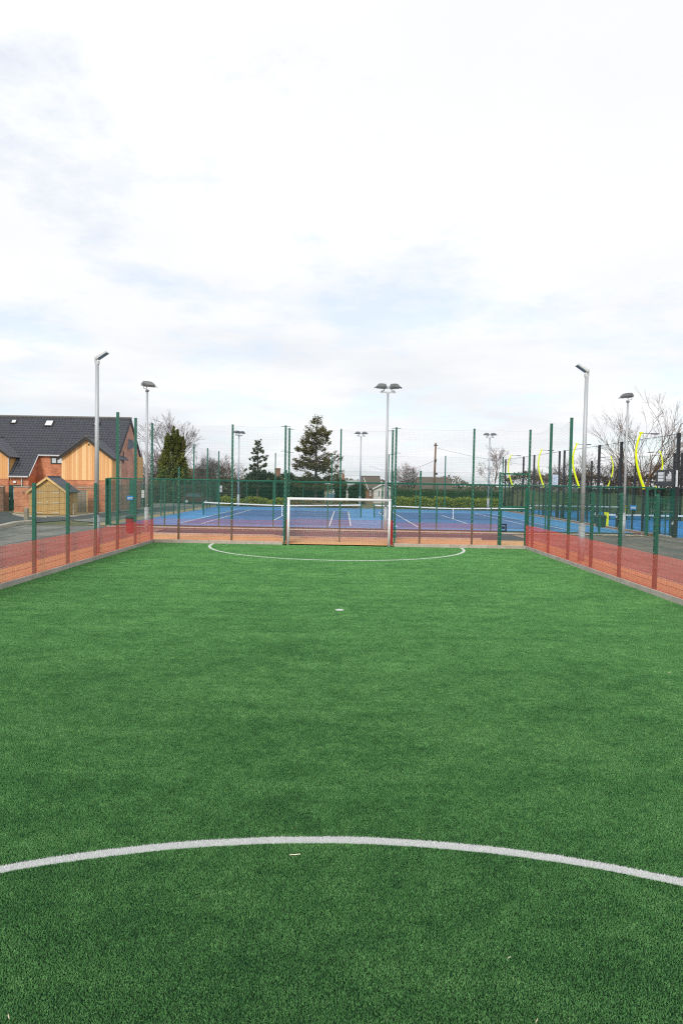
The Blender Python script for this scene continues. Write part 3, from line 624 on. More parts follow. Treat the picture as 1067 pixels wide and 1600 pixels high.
for px, py, pt, Y, tn, lab in ((372.5, 793, 681, 80.5, R(55), 'distant twin lamp mast behind the blue courts, left of the spruce'),
                               (562, 794, 682, 82.6, 0, 'distant twin lamp mast behind the blue courts, between conifer and white bungalow'),
                               (762, 795, 684, 82.6, R(-8), 'distant twin lamp mast behind the blue courts beside the bare birch')):
    p = P(px, py, Y); twin_light((p.x, Y, 0), P(px, pt, Y).z, lab, tn, .10)

# ------------------------------------------------------------------ tennis courts
TX0, TX1, TY0, TY1 = -14.76, 19.55, 44.0, 82.0
rect('tennis_court', TX0, TX1, TY0, TY1, .016, 'court_outer')
K = 1.08
def court(cx, cy, label):
    hw, hs, hl, sv = 5.485 * K, 4.115 * K, 11.885 * K, 6.40 * K
    rect('court_surface', cx - hw, cx + hw, cy - hl, cy + hl, .021, 'court_inner')
    b = MB(); lw = .045; z = .0255
    def ln(x0, y0, x1, y1):
        b.quad((min(x0, x1) - lw, min(y0, y1) - lw, z), (max(x0, x1) + lw, min(y0, y1) - lw, z), (max(x0, x1) + lw, max(y0, y1) + lw, z), (min(x0, x1) - lw, max(y0, y1) + lw, z))
    for s in (-1, 1):
        ln(cx + s * hw, cy - hl, cx + s * hw, cy + hl)
    for s in (-1, 1): ln(cx - hw + 2 * lw + .002, cy + s * hl, cx + hw - 2 * lw - .002, cy + s * hl)
    for s in (-1, 1): ln(cx + s * hs, cy - hl + 2 * lw + .002, cx + s * hs, cy + hl - 2 * lw - .002)
    for s in (-1, 1): ln(cx - hs + 2 * lw + .002, cy + s * sv, cx + hs - 2 * lw - .002, cy + s * sv)
    ln(cx, cy - sv + 2 * lw + .002, cx, cy + sv - 2 * lw - .002)
    struct(b.build('court_markings', 'line'))
    t = thing('tennis_net', label, 'tennis net', (cx, cy, 0), 'tennis nets on the blue courts')
    xp = 6.95; top = lambda u: 1.16 - .16 * (1 - abs(u) ** 1.3)
    for s in (-1, 1):
        q = MB(); q.tube([(cx + s * xp, cy, .02), (cx + s * xp, cy, 1.2)], .055, 8); q.cbox((cx + s * (xp + .09), cy, .95), (.08, .06, .12)); q.build('net_post', 'green', t)
    q = MB(); n = 24
    for i in range(n):
        u0, u1 = -1 + 2 * i / n, -1 + 2 * (i + 1) / n; z0, z1 = top(u0), top(u1); xa, xb = cx + u0 * xp, cx + u1 * xp
        q.prism([(xa, cy - .012, z0), (xb, cy - .012, z1), (xb, cy - .012, z1 - .10), (xa, cy - .012, z0 - .10)], (0, .024, 0))
    q.build('headband', 'white', t)
    q = MB(); soft = 150
    for i in range(soft + 1):
        u = -1 + 2 * i / soft; q.bar((cx + u * xp, cy, .03), (cx + u * xp, cy, top(u) - .09), .0045, n=3, caps=False)
    for j in range(12):
        for i in range(n):
            u0, u1 = -1 + 2 * i / n, -1 + 2 * (i + 1) / n; f = j / 12; q.bar((cx + u0 * xp, cy, .03 + (top(u0) - .13) * f), (cx + u1 * xp, cy, .03 + (top(u1) - .13) * f), .0045, n=3, caps=False)
    q.build('net_mesh', 'netblack', t)
    q = MB(); q.box(cx - .03, cx + .03, cy - .02, cy + .02, .02, top(0) - .09); q.build('centre_strap', 'white', t)
court(-5.15, 60.2, 'low tennis net with white headband on the left blue court')
court(9.92, 60.2, 'low tennis net with white headband on the right blue court')

tf = thing('tennis_fence', 'three metre green mesh fence enclosing the two blue tennis courts', 'fence', (2, TY0, 0))
def tpost(x, y, h, w_=.07, name='post'): fence_post(x, y, h, w_, w_, None, parent=tf, z0=0, name=name)
FYT = 43.95; step = 3.50; fx = [TX0 + step * i for i in range(11)]
for i, x in enumerate(fx): tpost(x, FYT, 3.06, .11 if i == 0 else .07)
b = MB()
for a, e in zip(fx, fx[1:]): pass
wire_panel(b, (fx[0], FYT), (18.9, FYT), .05, 3.0, .05, .25, .0024, .0034); b.build('mesh_panel', 'green_wire', tf)
b = MB(); b.bar((fx[0] - .05, FYT, 3.05), (fx[-1], FYT, 3.05), .042, n=6); b.bar((fx[0], FYT, .05), (18.9, FYT, .05), .02, n=6); b.build('top_rail', 'green', tf)
# left side: low posts and, farther back, tall netting posts
b = MB(); wire_panel(b, (TX0, FYT), (TX0, TY1), .05, 3.0, .055, .25, .0024, .0034); b.build('mesh_panel', 'green_wire', tf)
b = MB(); b.bar((TX0, FYT + .06, 3.06), (TX0, TY1, 3.06), .040, n=6); b.build('top_rail', 'green', tf)
y = FYT + 4.1
while y < TY1 - 1: tpost(TX0, y, 3.04, .08); y += 4.1
for y in (68.4, 75.2, 82.0): tpost(TX0, y, 6.6, .12)
bx = [TX0 + 6.78 * i for i in range(1, 5)] + [TX1 - .3]
for x in bx: tpost(x, TY1, 6.5, .12)
xx = TX0 + 3.39
while xx < TX1: tpost(xx, TY1, 3.04, .07); xx += 3.39
b = MB(); wire_panel(b, (TX0, TY1), (TX1, TY1), .05, 3.0, .10, .3, .0024, .0034); b.build('mesh_panel', 'green_wire', tf)
b = MB(); b.bar((TX0, TY1, 3.06), (TX1, TY1, 3.06), .04, n=6); b.build('top_rail', 'green', tf)
b = MB(); soft_net(b, (TX0, 68.4), (TX0, 75.2), 3, 6.5, .2, .0022, .1); soft_net(b, (TX0, 75.2), (TX0, 82), 3, 6.5, .2, .0022, .1)
for a, e in zip([TX0] + bx, bx): soft_net(b, (a, TY1), (e, TY1), 3, 6.4, .2, .0022, .1)
b.build('ball_net', 'netgrey', tf)
b = MB(); b.box(TX0, 19.4, 43.985, 44.03, .017, .10); b.build('kick_board', 'maroon', tf)
# corner boards (edge-on gate leaves) at the left front corner
b = MB(); b.box(TX0 - .23, TX0 - .17, FYT - .3, FYT + .2, .05, 3.05); b.box(TX0 - .16, TX0 - .06, FYT - .05, FYT + .05, .05, 3.08); b.build('gate_post', 'green', tf)
p = P(208, 800, 43.9); b = MB(); b.box(p.x - .10, p.x + .10, 43.7, 43.82, .1, 3.0); b.build('gate_post', 'green', tf)

tg = thing('gate', 'green gate beside a wide post near the padel court sign', 'gate', (20.0, FYT, 0))
ga, gb = P(1009.5, 800, FYT).x, P(1046, 800, FYT).x; gc = P(1055, 800, FYT).x
for xa, xb, yy in ((ga - .06, ga + .06, .06), (gb, gc, .08)): b = MB(); b.box(xa, xb, FYT - yy, FYT + yy, 0, 3.06); b.build('gate_post', 'green', tg)
b = MB(); b.box(ga + .06, gb, FYT - .03, FYT + .03, 2.98, 3.05)
for z in (2.12, 2.30): b.box(ga + .07, gb - .02, FYT - .03, FYT + .03, z, z + .06)
b.box(ga + .07, ga + .13, FYT - .031, FYT + .031, .06, 2.12); b.box(gb - .30, gb - .24, FYT - .031, FYT + .031, .06, 2.12); b.build('gate_frame', 'green', tg)
b = MB(); wire_panel(b, (ga + .13, FYT), (gb - .3, FYT), .08, 2.12, .05, .2, .0032, .0045); b.build('gate_mesh', 'green_wire', tg)
# small signs and the bin on the front fence
def small_sign(px, py, w_, h_, Y, label):
    p = P(px, py, Y); t = thing('fence_sign', label, 'sign', (p.x, Y, p.z), 'small blue signs on the court fence'); b = MB(); b.box(p.x - w_ / 2, p.x + w_ / 2, Y - .01, Y + .01, p.z - h_ / 2, p.z + h_ / 2); b.build('board', 'blue', t)
    b = MB(); b.box(p.x - w_ * .36, p.x + w_ * .40, Y - .016, Y - .0101, p.z + h_ * .02, p.z + h_ * .13); b.box(p.x - w_ * .16, p.x + w_ * .42, Y - .016, Y - .0101, p.z - h_ * .24, p.z - h_ * .1)
    b.add([(p.x - w_ * .42, Y - .014, p.z - h_ * .15), (p.x - w_ * .2, Y - .014, p.z - h_ * .34), (p.x - w_ * .2, Y - .014, p.z + h_ * .05)], [(0, 1, 2)]); b.build('lettering', 'whiteup', t)
small_sign(988.5, 793, .40, .27, 43.86, 'small blue sign with white marks on the fence near the green gate')
small_sign(203.5, 778, .40, .27, 43.6, 'small blue sign with white marks on the left corner of court fence')
p = P(342.5, 765, 80.8); nb = thing('notice_board', 'pair of small white notices on the far left court fence', 'notice', (p.x, 81.8, p.z)); b = MB(); Y = 81.9
for dz in (-.31, .12): b.box(p.x - .17, p.x + .17, Y - .02, Y, p.z + dz, p.z + dz + .36)
b.build('paper', 'whiteup', nb)

def litter_bin(base, zb, h, r, mbody, mlid, label, postz=False):
    t = thing('litter_bin', label, 'bin', base); x, y, _ = base
    b = MB(); b.lathe([(r * .80, zb), (r * .84, zb + .02), (r, zb + h * .86), (r * 1.03, zb + h * .88), (r * 1.03, zb + h * .91)], (x, y, 0), 20); b.build('body', mbody, t, False)
    b = MB(); b.lathe([(r * 1.08, zb + h * .912), (r * 1.10, zb + h * .95), (r * .98, zb + h * 1.04), (r * .72, zb + h * 1.13), (r * .3, zb + h * 1.17)], (x, y, 0), 20); b.build('lid', mlid, t)
    b = MB(); b.cbox((x, y - r * .98, zb + h * .99), (r * 1.1, .05, h * .07)); b.build('flap', 'black', t)
    if postz: b = MB(); b.box(x - .03, x + .03, y + r + .0, y + r + .05, 0, zb + h); b.box(x - .1, x + .1, y + r * .9, y + r + .02, zb + h * .5, zb + h * .56); b.build('bin_post', 'green', t)
    return t
pb = G(204.5, 832.5); litter_bin((pb.x, pb.y, 0), .02, .86, .27, 'binred', 'bindark', 'red litter bin with dark green lid beyond the left pitch fence')
pb = P(936.5, 815, 44.6); litter_bin((pb.x, 44.4, 0), .42, .72, .34, 'bindark', 'bindark', 'dark green litter bin on a slim post beside the yellow padel post', True)

# ------------------------------------------------------------------ brick path and padel courts
PX0 = 20.86
sheet('court_side_path', [(19.62, 44.2), (20.55, 44.2), (20.55, 92), (19.62, 92)], .006, 'brownpath')
kerb('path_edging', [(19.585, 44.2), (19.585, 90)], .07, .045, 'kerbpale'); kerb('path_edging', [(20.6, 42.4), (20.6, 92)], .09, .06, 'kerbpale')
ARM = np.polyfit([0, .12, .35, .62, .85, 1], [0, .16, .44, .60, .50, .30], 3)
def padel(y0, label, nlabel):
    x0, x1 = PX0, PX0 + 11.0; L_ = 21.85; y1 = y0 + L_
    t = thing('padel_court', label, 'padel court', ((x0 + x1) / 2, (y0 + y1) / 2, 0), 'padel court enclosures')
    b = MB(); b.box(x0, x1, y0, y1, -.02, .02); b.build('turf', 'padelturf', t)
    b = MB()
    def q(xa, xb, ya, yb): b.quad((xa, ya, .025), (xb, ya, .025), (xb, yb, .025), (xa, yb, .025))
    q(x0 + .1, x1 - .1, y0 + 3.9, y0 + 3.95); q(x0 + .1, x1 - .1, y1 - 3.95, y1 - 3.9); q((x0 + x1) / 2 - .025, (x0 + x1) / 2 + .025, y0 + 3.96, y1 - 3.96); b.build('court_lines', 'line', t)
    def post(x, y, h, w_=.10, wy=None): b = MB(); wy = wy or w_; b.box(x - w_ / 2, x + w_ / 2, y - wy / 2, y + wy / 2, 0, h); return b.build('post', 'black', t)
    # tall net masts, frame posts
    for x in (x0, x1):
        for k, o_ in enumerate((0, 8.7, 13.1, L_)): post(x, y0 + o_, 6.45, .17)
        for o_ in (2.15, 4.25, 6.4, 15.4, 17.6, 19.7): post(x, y0 + o_, 3.0 if 3 < o_ < 19 else 4.0, .09)
    for y in (y0, y1):
        for k in range(1, 5): post(x0 + 11 * k / 5, y, 4.0, .09)
    # padded feet of the masts on the side that faces the courts
    for o_ in (0, 8.7, 13.1, L_): b = MB(); b.box(x0 - .20, x0 - .086, y0 + o_ - .17, y0 + o_ + .17, .02, 1.25); b.build('post_pad', 'black', t)
    # frame rails
    b = MB()
    for x in (x0, x1):
        b.box(x - .03, x + .03, y0 + .09, y0 + 2.1, 3.95, 4.0); b.box(x - .03, x + .03, y1 - 2.1, y1 - .09, 3.95, 4.0)
        for z in (3.0, 6.38): b.box(x - .015, x + .015, y0 + .1, y1 - .1, z, z + .03)
    for y in (y0, y1):
        for z in (3.0, 3.95): b.box(x0 + .1, x1 - .1, y - .03, y + .03, z, z + .045)
    b.build('rail', 'black', t)
    for a_, e_, za_, zb_ in [((x, y0 + o1), (x, y0 + o2), .06, 3.0) for x in (x0, x1) for o1, o2 in ((4.3, 8.6), (13.2, L_ - 4.3))] + [((x0 + .1, y), (x1 - .1, y), 3.05, 3.95) for y in (y0, y1)]:
        b = MB(); wire_panel(b, a_, e_, za_, zb_, .06, .25, .0025, .0028); b.build('mesh_panel', 'netblack', t)
    for x in (x0, x1): b = MB(); soft_net(b, (x, y0), (x, y1), 3.0, 6.4, .3, .0022, .12); b.build('ball_net', 'netblack', t)
    gm = glass_mat()
    for x in (x0, x1):
        for ya, yb in ((y0 + .1, y0 + 2.1), (y0 + 2.2, y0 + 4.2), (y1 - 2.1, y1 - .1), (y1 - 4.2, y1 - 2.2)): b = MB(); b.box(x - .006, x + .006, ya, yb, .04, 2.98); b.build('glass_panel', gm, t)
    for y in (y0, y1):
        for k in range(5): b = MB(); b.box(x0 + 11 * k / 5 + .06, x0 + 11 * (k + 1) / 5 - .06, y - .006, y + .006, .04, 2.98); b.build('glass_panel', gm, t)
    # curved yellow lamp arms
    for x, s, ys in ((x0 - .22, -1, (4.2, 17.0)), (x1 + .22, 1, (4.2, 17.0))):
        for o_ in ys:
            pts = []; y = y0 + o_
            for k in range(15):
                u = k / 14; pts.append((x + s * float(np.polyval(ARM, u)), y, 3.05 + 3.68 * u))
            a = MB(); a.tube([(x, y, 2.93), (x, y, 3.10)] + pts[1:], [.10, .10] + [.088 - .022 * k / 14 for k in range(1, 15)], 10); ar = a.build('lamp_arm', 'yellow', t, True)
            tp = Vector(pts[-1]); a = MB(); a.cbox(tp + Vector((0, 0, .05)), (.26, .16, .07)); a.build('arm_cap', 'yellow', ar)
            a = MB(); a.cbox(tp + Vector((-s * .65, 0, .0)), (1.1, .05, .03)); a.cbox(tp + Vector((-s * .95, 0, -.03)), (.5, .3, .05)); a.build('lamp', 'black', ar)
            a = MB(); a.box(x - .07, x + .07, y - .07, y + .07, 0, 2.93); a.build('arm_base', 'black', ar)
    # net
    n = thing('padel_net', nlabel, 'net', ((x0 + x1) / 2, y0 + L_ / 2, 0), 'padel nets'); cy = y0 + L_ / 2
    for x, mm in ((x0 - .02, 'yellow'), (x1 + .02, 'yellow')): b = MB(); b.box(x - .24, x + .08, cy - .08, cy + .08, .02, 1.06); b.box(x - .26, x + .10, cy - .10, cy + .10, 1.06, 1.09); b.build('net_post', mm, n)
    b = MB(); b.box(x0 + .1, x1 - .1, cy - .012, cy + .012, .84, .96); b.build('headband', 'white', n)
    b = MB(); wire_panel(b, (x0 + .1, cy), (x1 - .1, cy), .04, .84, .06, .06, .003, .0025); b.build('net_mesh', 'netblack', n)
    return t
def glass_mat():
    if 'padelglass' in M: return M['padelglass']
    m = bpy.data.materials.new('clear_glass_panel'); m.use_nodes = True; t = m.node_tree; t.nodes.remove(t.nodes['Principled BSDF'])
    a = t.nodes.new('ShaderNodeBsdfTransparent'); a.inputs[0].default_value = (.86, .92, .92, 1); gl_ = t.nodes.new('ShaderNodeBsdfGlossy'); gl_.inputs['Roughness'].default_value = .03
    lw = t.nodes.new('ShaderNodeLayerWeight'); lw.inputs[0].default_value = .5; fr = t.nodes.new('ShaderNodeMath'); fr.operation = 'POWER'; fr.inputs[1].default_value = 4.5; t.links.new(lw.outputs['Facing'], fr.inputs[0]); q = t.nodes.new('ShaderNodeMixShader'); t.links.new(fr.outputs[0], q.inputs[0]); t.links.new(a.outputs[0], q.inputs[1]); t.links.new(gl_.outputs[0], q.inputs[2]); t.links.new(q.outputs[0], t.nodes['Material Output'].inputs[0])
    M['padelglass'] = m; return m
padel(42.4, 'nearer padel court with black masts and curved yellow lamp arms', 'padel net with yellow end post on the nearer padel court')
padel(65.7, 'farther padel court with black masts and curved yellow lamp arms', 'padel net with white band on the farther padel court')

# dark sign panel with white block and three bar mark, on the near court's side wall
def text_obj(s, size, loc, rot, m, parent, name='lettering'):
    c = bpy.data.curves.new(name, 'FONT'); c.body = s; c.size = size; c.extrude = .002; c.align_x = 'CENTER'; c.materials.append(M[m]); tmp = bpy.data.objects.new(name, c); C.objects.link(tmp)
    bpy.context.view_layer.update(); dg = bpy.context.evaluated_depsgraph_get(); me = bpy.data.meshes.new_from_object(tmp.evaluated_get(dg)); bpy.data.objects.remove(tmp)
    me.transform(Matrix.Translation(Vector(loc)) @ rot.to_4x4()); o = bpy.data.objects.new(name, me); C.objects.link(o); place_under(o, parent); return o
SX = PX0 - .11
sg = thing('court_sign', 'dark rectangular sign with white text block and triangular three bar mark by gate', 'sign', (SX, 43.6, 3.6))
ya, yb, za, zb = 42.55, 45.0, 3.16, 4.2
b = MB(); b.box(SX - .02, SX, ya, yb, za, zb); b.build('board', 'signdark', sg)
b = MB(); xs = SX - .026; zt = lambda f: za + (zb - za) * f
yl, yr = 44.72, 43.96           # text block
for k in range(3): b.box(xs, SX - .0205, yr, yl, zt(.30 + .20 * k), zt(.30 + .20 * k + .165))
b.box(xs, SX - .0205, 43.83, 43.85, zt(.28), zt(.90))
b.build('text_block', 'whiteup', sg)
b = MB(); yc = 43.22
for k, (w_, h_) in enumerate(((.18, .20), (.18, .36), (.18, .50))):   # three slanted bars growing to the right
    y_a = yc + .36 - k * .25; sl = .16 * (h_ / .5); z0 = zt(.44)
    b.prism([(xs, y_a, z0), (xs, y_a - .19, z0), (xs, y_a - .19 - 0 + sl * .25, z0 + h_ * .75), (xs, y_a - .02 + sl * .95, z0 + h_ * (.98))], (.0055, 0, 0))
b.build('three_bar_mark', 'whiteup', sg)
text_obj('adidas', .27, (xs + .001, yc, zt(.30)), Matrix(((0, 0, -1), (-1, 0, 0), (0, 1, 0))), 'whiteup', sg)
b = MB(); b.box(SX - .03, SX + .0, 42.13, 42.31, 3.12, 4.15); b.build('side_strip', 'whiteup', sg)
# small marks on the padded feet
for Yq in (42.4, 51.1, 55.5):
    b = MB(); xq = PX0 - .204
    for k, h_ in enumerate((.10, .17, .24)): b.prism([(xq, Yq + .14 - k * .095, .78), (xq, Yq + .06 - k * .095, .78), (xq, Yq + .06 - k * .095, .78 + h_ * .8), (xq, Yq + .14 - k * .095, .78 + h_)], (.003, 0, 0))
    tag(b.build('pad_mark', 'whiteup'), {42.4: 'white three bar mark on the black foot of the nearest padel mast', 51.1: 'white three bar mark on a black mast foot left of the green gate', 55.5: 'white three bar mark on a black mast foot left of the dark bin'}[Yq], 'logo', 'white marks on the mast feet')
p = P(868.3, 749.5, 65.2); nb = thing('notice_board', 'white notice with faint blue text on the farther padel court corner', 'notice', (p.x, 65.5, p.z))
b = MB(); b.box(p.x - .27, p.x + .27, 65.48, 65.5, p.z - .48, p.z + .48); b.build('paper', 'notice', nb)
b = MB()
for k in range(7): b.box(p.x - .2, p.x + .2 - .1 * (k % 3 == 2), 65.47, 65.4795, p.z + .34 - k * .12, p.z + .37 - k * .12)
b.build('lettering', 'ink', nb)

# ------------------------------------------------------------------ brick house, left
HSE = thing('brick_house', 'red brick house with dark tiled roof and timber clad gables', 'house', (-30, 64, 0))
HX1 = P(184, 760, 64.0).x
YF, YR, YB, ZR, ZE = 64.1, 67.7, 71.4, P(137, 653, 67.7).z, 5.30
SL = (ZR - ZE) / (YR - YF)
def roof(poly_fn, a, u, v, wlen, slen, name, m, parent, pitch=.30, course=.34, amp=.06):
    """tiled slope: a = lower left corner, u along the eave, v up the slope; poly_fn(s, t) tells whether a tile stays"""
    a = Vector(a); u = Vector(u).normalized(); v = Vector(v).normalized(); n = u.cross(v).normalized(); V = []; F = []; nc = int(slen / course) + 1; nw = int(wlen / pitch * 4) + 1
    for c in range(nc):
        t0 = c * course; t1 = min(slen, t0 + course + .03); o = len(V)
        jit = random.uniform(-.004, .004)
        for i in range(nw + 1):
            s = min(wlen, i * pitch / 4); h = amp * math.sin(2 * math.pi * (s / pitch)) * (1 if True else 0)
            for tt, lift in ((t0, .045 + jit), (t0, .012), (t1, .010)):
                hh = h if lift != .012 else h * .6 - .03
                V.append(a + u * s + v * tt + n * (lift + hh))
        for i in range(nw):
            s = (i + .5) * pitch / 4
            if not poly_fn(s, (t0 + t1) / 2): continue
            A = o + i * 3; B = A + 3; F += [(A, B, B + 2, A + 2), (A + 1, B + 1, B, A)]
    me = bpy.data.meshes.new(name); me.from_pydata(V, [], F); me.materials.append(M[m]); me.update(); o = bpy.data.objects.new(name, me); C.objects.link(o); place_under(o, parent); return o
HX0 = -50.0; WXA, WXB = P(97, 740, 62.1).x, P(176, 740, 62.1).x; WC = (WXA + WXB) / 2
CXA, CXB = P(14.5, 740, 62.1).x, P(46, 740, 62.1).x          # catslide bay
sl = math.hypot(YR - YF + .15, ZR - ZE + .15 * SL)
upv = Vector((0, 1, SL)).normalized()
ys = YF - .18; zs = ZE - .18 * SL
main_len = math.hypot(YR - ys, (YR - ys) * SL)
roof(lambda s, t: True, (HX0, ys, zs), (1, 0, 0), upv, HX1 + .12 - HX0, main_len, 'roof', 'tile', HSE)
# catslide and the neighbouring one farther left
ly = 61.95; ll = math.hypot(ys - ly, (ys - ly) * SL)
for xa, xb in ((CXA, CXB + .05), (-44.5, -41.5)): roof(lambda s, t: True, (xa, ly, zs - (ys - ly) * SL), (1, 0, 0), upv, xb - xa, ll + .05, 'roof', 'tile', HSE)
roof(lambda s, t: True, (HX1 + .12, YB + .2, ZR - (YB + .2 - YR) * SL), (-1, 0, 0), Vector((0, -1, SL)), HX1 + .12 - HX0, math.hypot(YB + .2 - YR, (YB + .2 - YR) * SL), 'roof', 'tile', HSE)
b = MB(); xr = HX0
while xr < HX1 + .1: b.tube([(xr, YR, ZR + .02), (min(HX1 + .14, xr + .44), YR, ZR + .02)], .13, 8); xr += .45
b.build('ridge', 'ridge', HSE)
# walls
b = MB(); zlo = -.1
b.box(HX0, HX1, YF, YF + .3, zlo, ZE - .12); b.build('wall', 'brickx', HSE)
b = MB(); b.prism([(HX1, YF + .301, zlo), (HX1, YB, zlo), (HX1, YB, ZE), (HX1, YR, ZR - .08), (HX1, YF + .301, ZE + .05)], (-.3, 0, 0)); b.build('gable_wall', 'bricky', HSE)
b = MB(); b.box(HX0, HX1 - .31, YB - .3, YB, zlo, ZE); b.build('rear_wall', 'brickx', HSE)
for xa, xb in ((CXA - .1, CXB - .12), (-44.4, -41.6)): b = MB(); b.box(xa, xb, 62.25, YF - .002, zlo, 3.28); b.build('porch_wall', 'brickx', HSE)
b = MB(); b.prism([(CXB - .12, 62.25, 3.281), (CXB - .12, YF - .002, 3.281), (CXB - .12, YF - .002, ZE - .2)], (-.2, 0, 0)); b.build('porch_cheek', 'bricky', HSE)
# verge boards of the big gable
b = MB()
for s, ye in ((-1, YF - .3), (1, YB + .35)):
    ze = ZR - abs(ye - YR) * SL
    b.prism([(HX1 + .02, YR, ZR + .02), (HX1 + .02, ye, ze + .02), (HX1 + .02, ye, ze - .30), (HX1 + .02, YR, ZR - .32)], (.10, 0, 0))
b.build('verge_board', 'darktrim', HSE)
# timber clad wings
ZW, ZA, ZC = 5.05, P(137, 683, 62.1).z, 2.87
def wing(xa, xb, name):
    yw = 62.1; xc = (xa + xb) / 2; sw = (ZA - ZW) / (xc - xa)
    b = MB(); b.box(xa + .05, xb - .05, yw + .05, YF - .003, zlo, ZC); b.build('wing_wall', 'brickx', HSE)
    b = MB(); b.prism([(xa, yw, ZC + .002), (xb, yw, ZC + .002), (xb, yw, ZW - .04), (xc, yw, ZA - .06), (xa, yw, ZW - .04)], (0, .2, 0)); b.build('cladding', 'cedar', HSE)
    for x, dx in ((xa, .15), (xb, -.15)): b = MB(); b.box(min(x, x + dx), max(x, x + dx), yw + .201, YF + .6, ZC + .002, ZW - .05); b.build('side_cladding', 'cedary', HSE)
    yb_ = YF + (ZA - ZE) / SL + .3; ov = .28
    for s in (-1, 1):
        x_e = xc + s * (xc - xa + ov); z_e = ZW - ov * sw; u = (0, -1, 0) if s < 0 else (0, 1, 0)
        a = (x_e, yb_ if s < 0 else yw - .3, z_e); v = Vector((-s, 0, sw)); ln_ = math.hypot(xc - xa + ov, (xc - xa + ov) * sw)
        roof(lambda s_, t_: True, a, u, v, yb_ - yw + .3, ln_, 'wing_roof', 'tile', HSE)
        b = MB(); b.prism([(xc, yw - .27, ZA + .02), (x_e, yw - .27, z_e + .02), (x_e, yw - .27, z_e - .22), (xc - s * .0, yw - .27, ZA - .26)], (0, .05, 0)); b.build('barge_board', 'darktrim', HSE)
        b = MB(); b.bar((xc, yw - .3, ZA + .07), (x_e, yw - .3, z_e + .06), .035, n=4); b.build('verge_strip', 'ridge', HSE)
    b = MB(); b.bar((xc, yw - .32, ZA + .06), (xc, yb_, ZA + .06), .11, n=8); b.build('wing_ridge', 'ridge', HSE)
    b = MB(); b.box(xc + .1, xc + .24, yw - .03, yw, ZA - .75, ZA - .60); b.build('vent', 'frame', HSE)
wing(WXA, WXB, 'wing'); wing(CXA - (WXB - WXA), CXA, 'wing')
# gutters and downpipes
b = MB(); b.bar((CXB + .02, ys - .03, zs - .0), (WXA - .1, ys - .03, zs - .0), .07, n=6); b.bar((CXA, ly - .05, zs - (ys - ly) * SL), (CXB, ly - .05, zs - (ys - ly) * SL), .07, n=6); b.build('gutter', 'gutter', HSE)
b = MB(); b.bar((CXB + .06, ly, zs - (ys - ly) * SL + .06), (CXB + .06, ys, zs + .06), .05, n=4); b.build('verge_strip', 'gutter', HSE)
b = MB(); zc_ = zs - (ys - ly) * SL
b.tube([(CXA + .05, 61.95, ZW - .3), (CXA + .05, 61.95, zc_ + .3)], .05, 6); b.tube([(P(35, 760, 62.2).x, 62.15, zc_ - .05), (P(35, 760, 62.2).x, 62.15, 0)], .05, 6); b.tube([(WXA - .12, 63.6, zs - .05), (WXA - .06, 62.4, zs - .5)], .05, 6); b.tube([(WXB + .12, 63.9, ZW - .2), (WXB + .12, 63.9, 0)], .06, 6)
b.build('downpipe', 'gutter', HSE)
# window between the wings
wa, wb = P(80, 720, YF).x, P(99, 720, YF).x; z0, z1 = P(85, 725, YF).z, P(85, 713.5, YF).z
b = MB(); fy = YF - .05
for xa, xb in ((wa, wa + .1), ((wa + wb) / 2 - .06, (wa + wb) / 2 + .06), (wb - .1, wb)): b.box(xa, xb, fy, YF - .002, z0, z1)
for za_, zb_ in ((z0, z0 + .1), (z1 - .12, z1)): b.box(wa + .1, (wa + wb) / 2 - .06, fy + .002, YF - .002, za_, zb_); b.box((wa + wb) / 2 + .06, wb - .1, fy + .002, YF - .002, za_, zb_)
fr = b.build('window', 'frame', HSE); b = MB(); b.box(wa + .1, wb - .1, YF - .02, YF - .004, z0 + .1, z1 - .12); b.build('pane', 'glass', fr)
# rooflights
for xa, xb, ya_, yb_ in ((20, 26, 656.5, 661.5), (72.5, 83, 657.5, 666), (149, 155.5, 660, 664.5)):
    zt_ = (ya_ + yb_) / 2; pz = P((xa + xb) / 2, zt_, 66.6); yc_ = YR - (ZR - pz.z) / SL; pc = P((xa + xb) / 2, zt_, yc_); wdt = (P(xb, zt_, yc_) - P(xa, zt_, yc_)).length; hgt = (yb_ - ya_) / FPX * yc_ / math.sin(math.atan(SL)) * .92
    nrm = Vector((0, -SL, 1)).normalized(); mt = Matrix((Vector((1, 0, 0)), upv, nrm)).transposed(); c = Vector((pc.x, yc_, ZR - (YR - yc_) * SL)) + nrm * .07
    b = MB(); b.cbox(c, (wdt + .14, hgt + .14, .10), mt); f_ = b.build('rooflight', 'frame', HSE); b = MB(); b.cbox(c + nrm * .055, (wdt - .02, hgt - .02, .015), mt); b.build('pane', 'skyglass', f_)
# door under the catslide, slit window, dish
dx0, dx1 = P(14.5, 770, 62.2).x, P(34, 770, 62.2).x; b = MB(); b.box(dx0, dx1, 62.16, 62.248, 0, 2.3); d_ = b.build('door', 'door', HSE)
b = MB(); b.box(dx0 + .45, dx0 + .75, 62.14, 62.159, 1.0, 2.0); b.build('pane', 'glass', d_); b = MB(); b.cbox((dx0 + .1, 62.12, 1.1), (.05, .08, .16)); b.build('handle', 'lamplight', d_)
pw = P(24, 753, 62.2); b = MB(); b.cbox((pw.x, 62.18, pw.z), (.24, .14, .18)); b.build('porch_lamp', 'whiteup', HSE)
b = MB(); b.box(HX1 + .002, HX1 + .03, 65.55, 65.85, P(194, 724, 65.7).z, P(194, 705.5, 65.7).z); b.build('slit_window', 'frame', HSE)
b = MB(); b.box(HX1 + .004, HX1 + .14, YB - 1.6, YB + .25, 2.9, ZE + .05); b.build('side_cladding', 'cedary', HSE)
b = MB(); b.box(HX1 + .02, HX1 + .1, YB + .26, YB + .36, 0, ZE); b.build('downpipe', 'gutter', HSE)
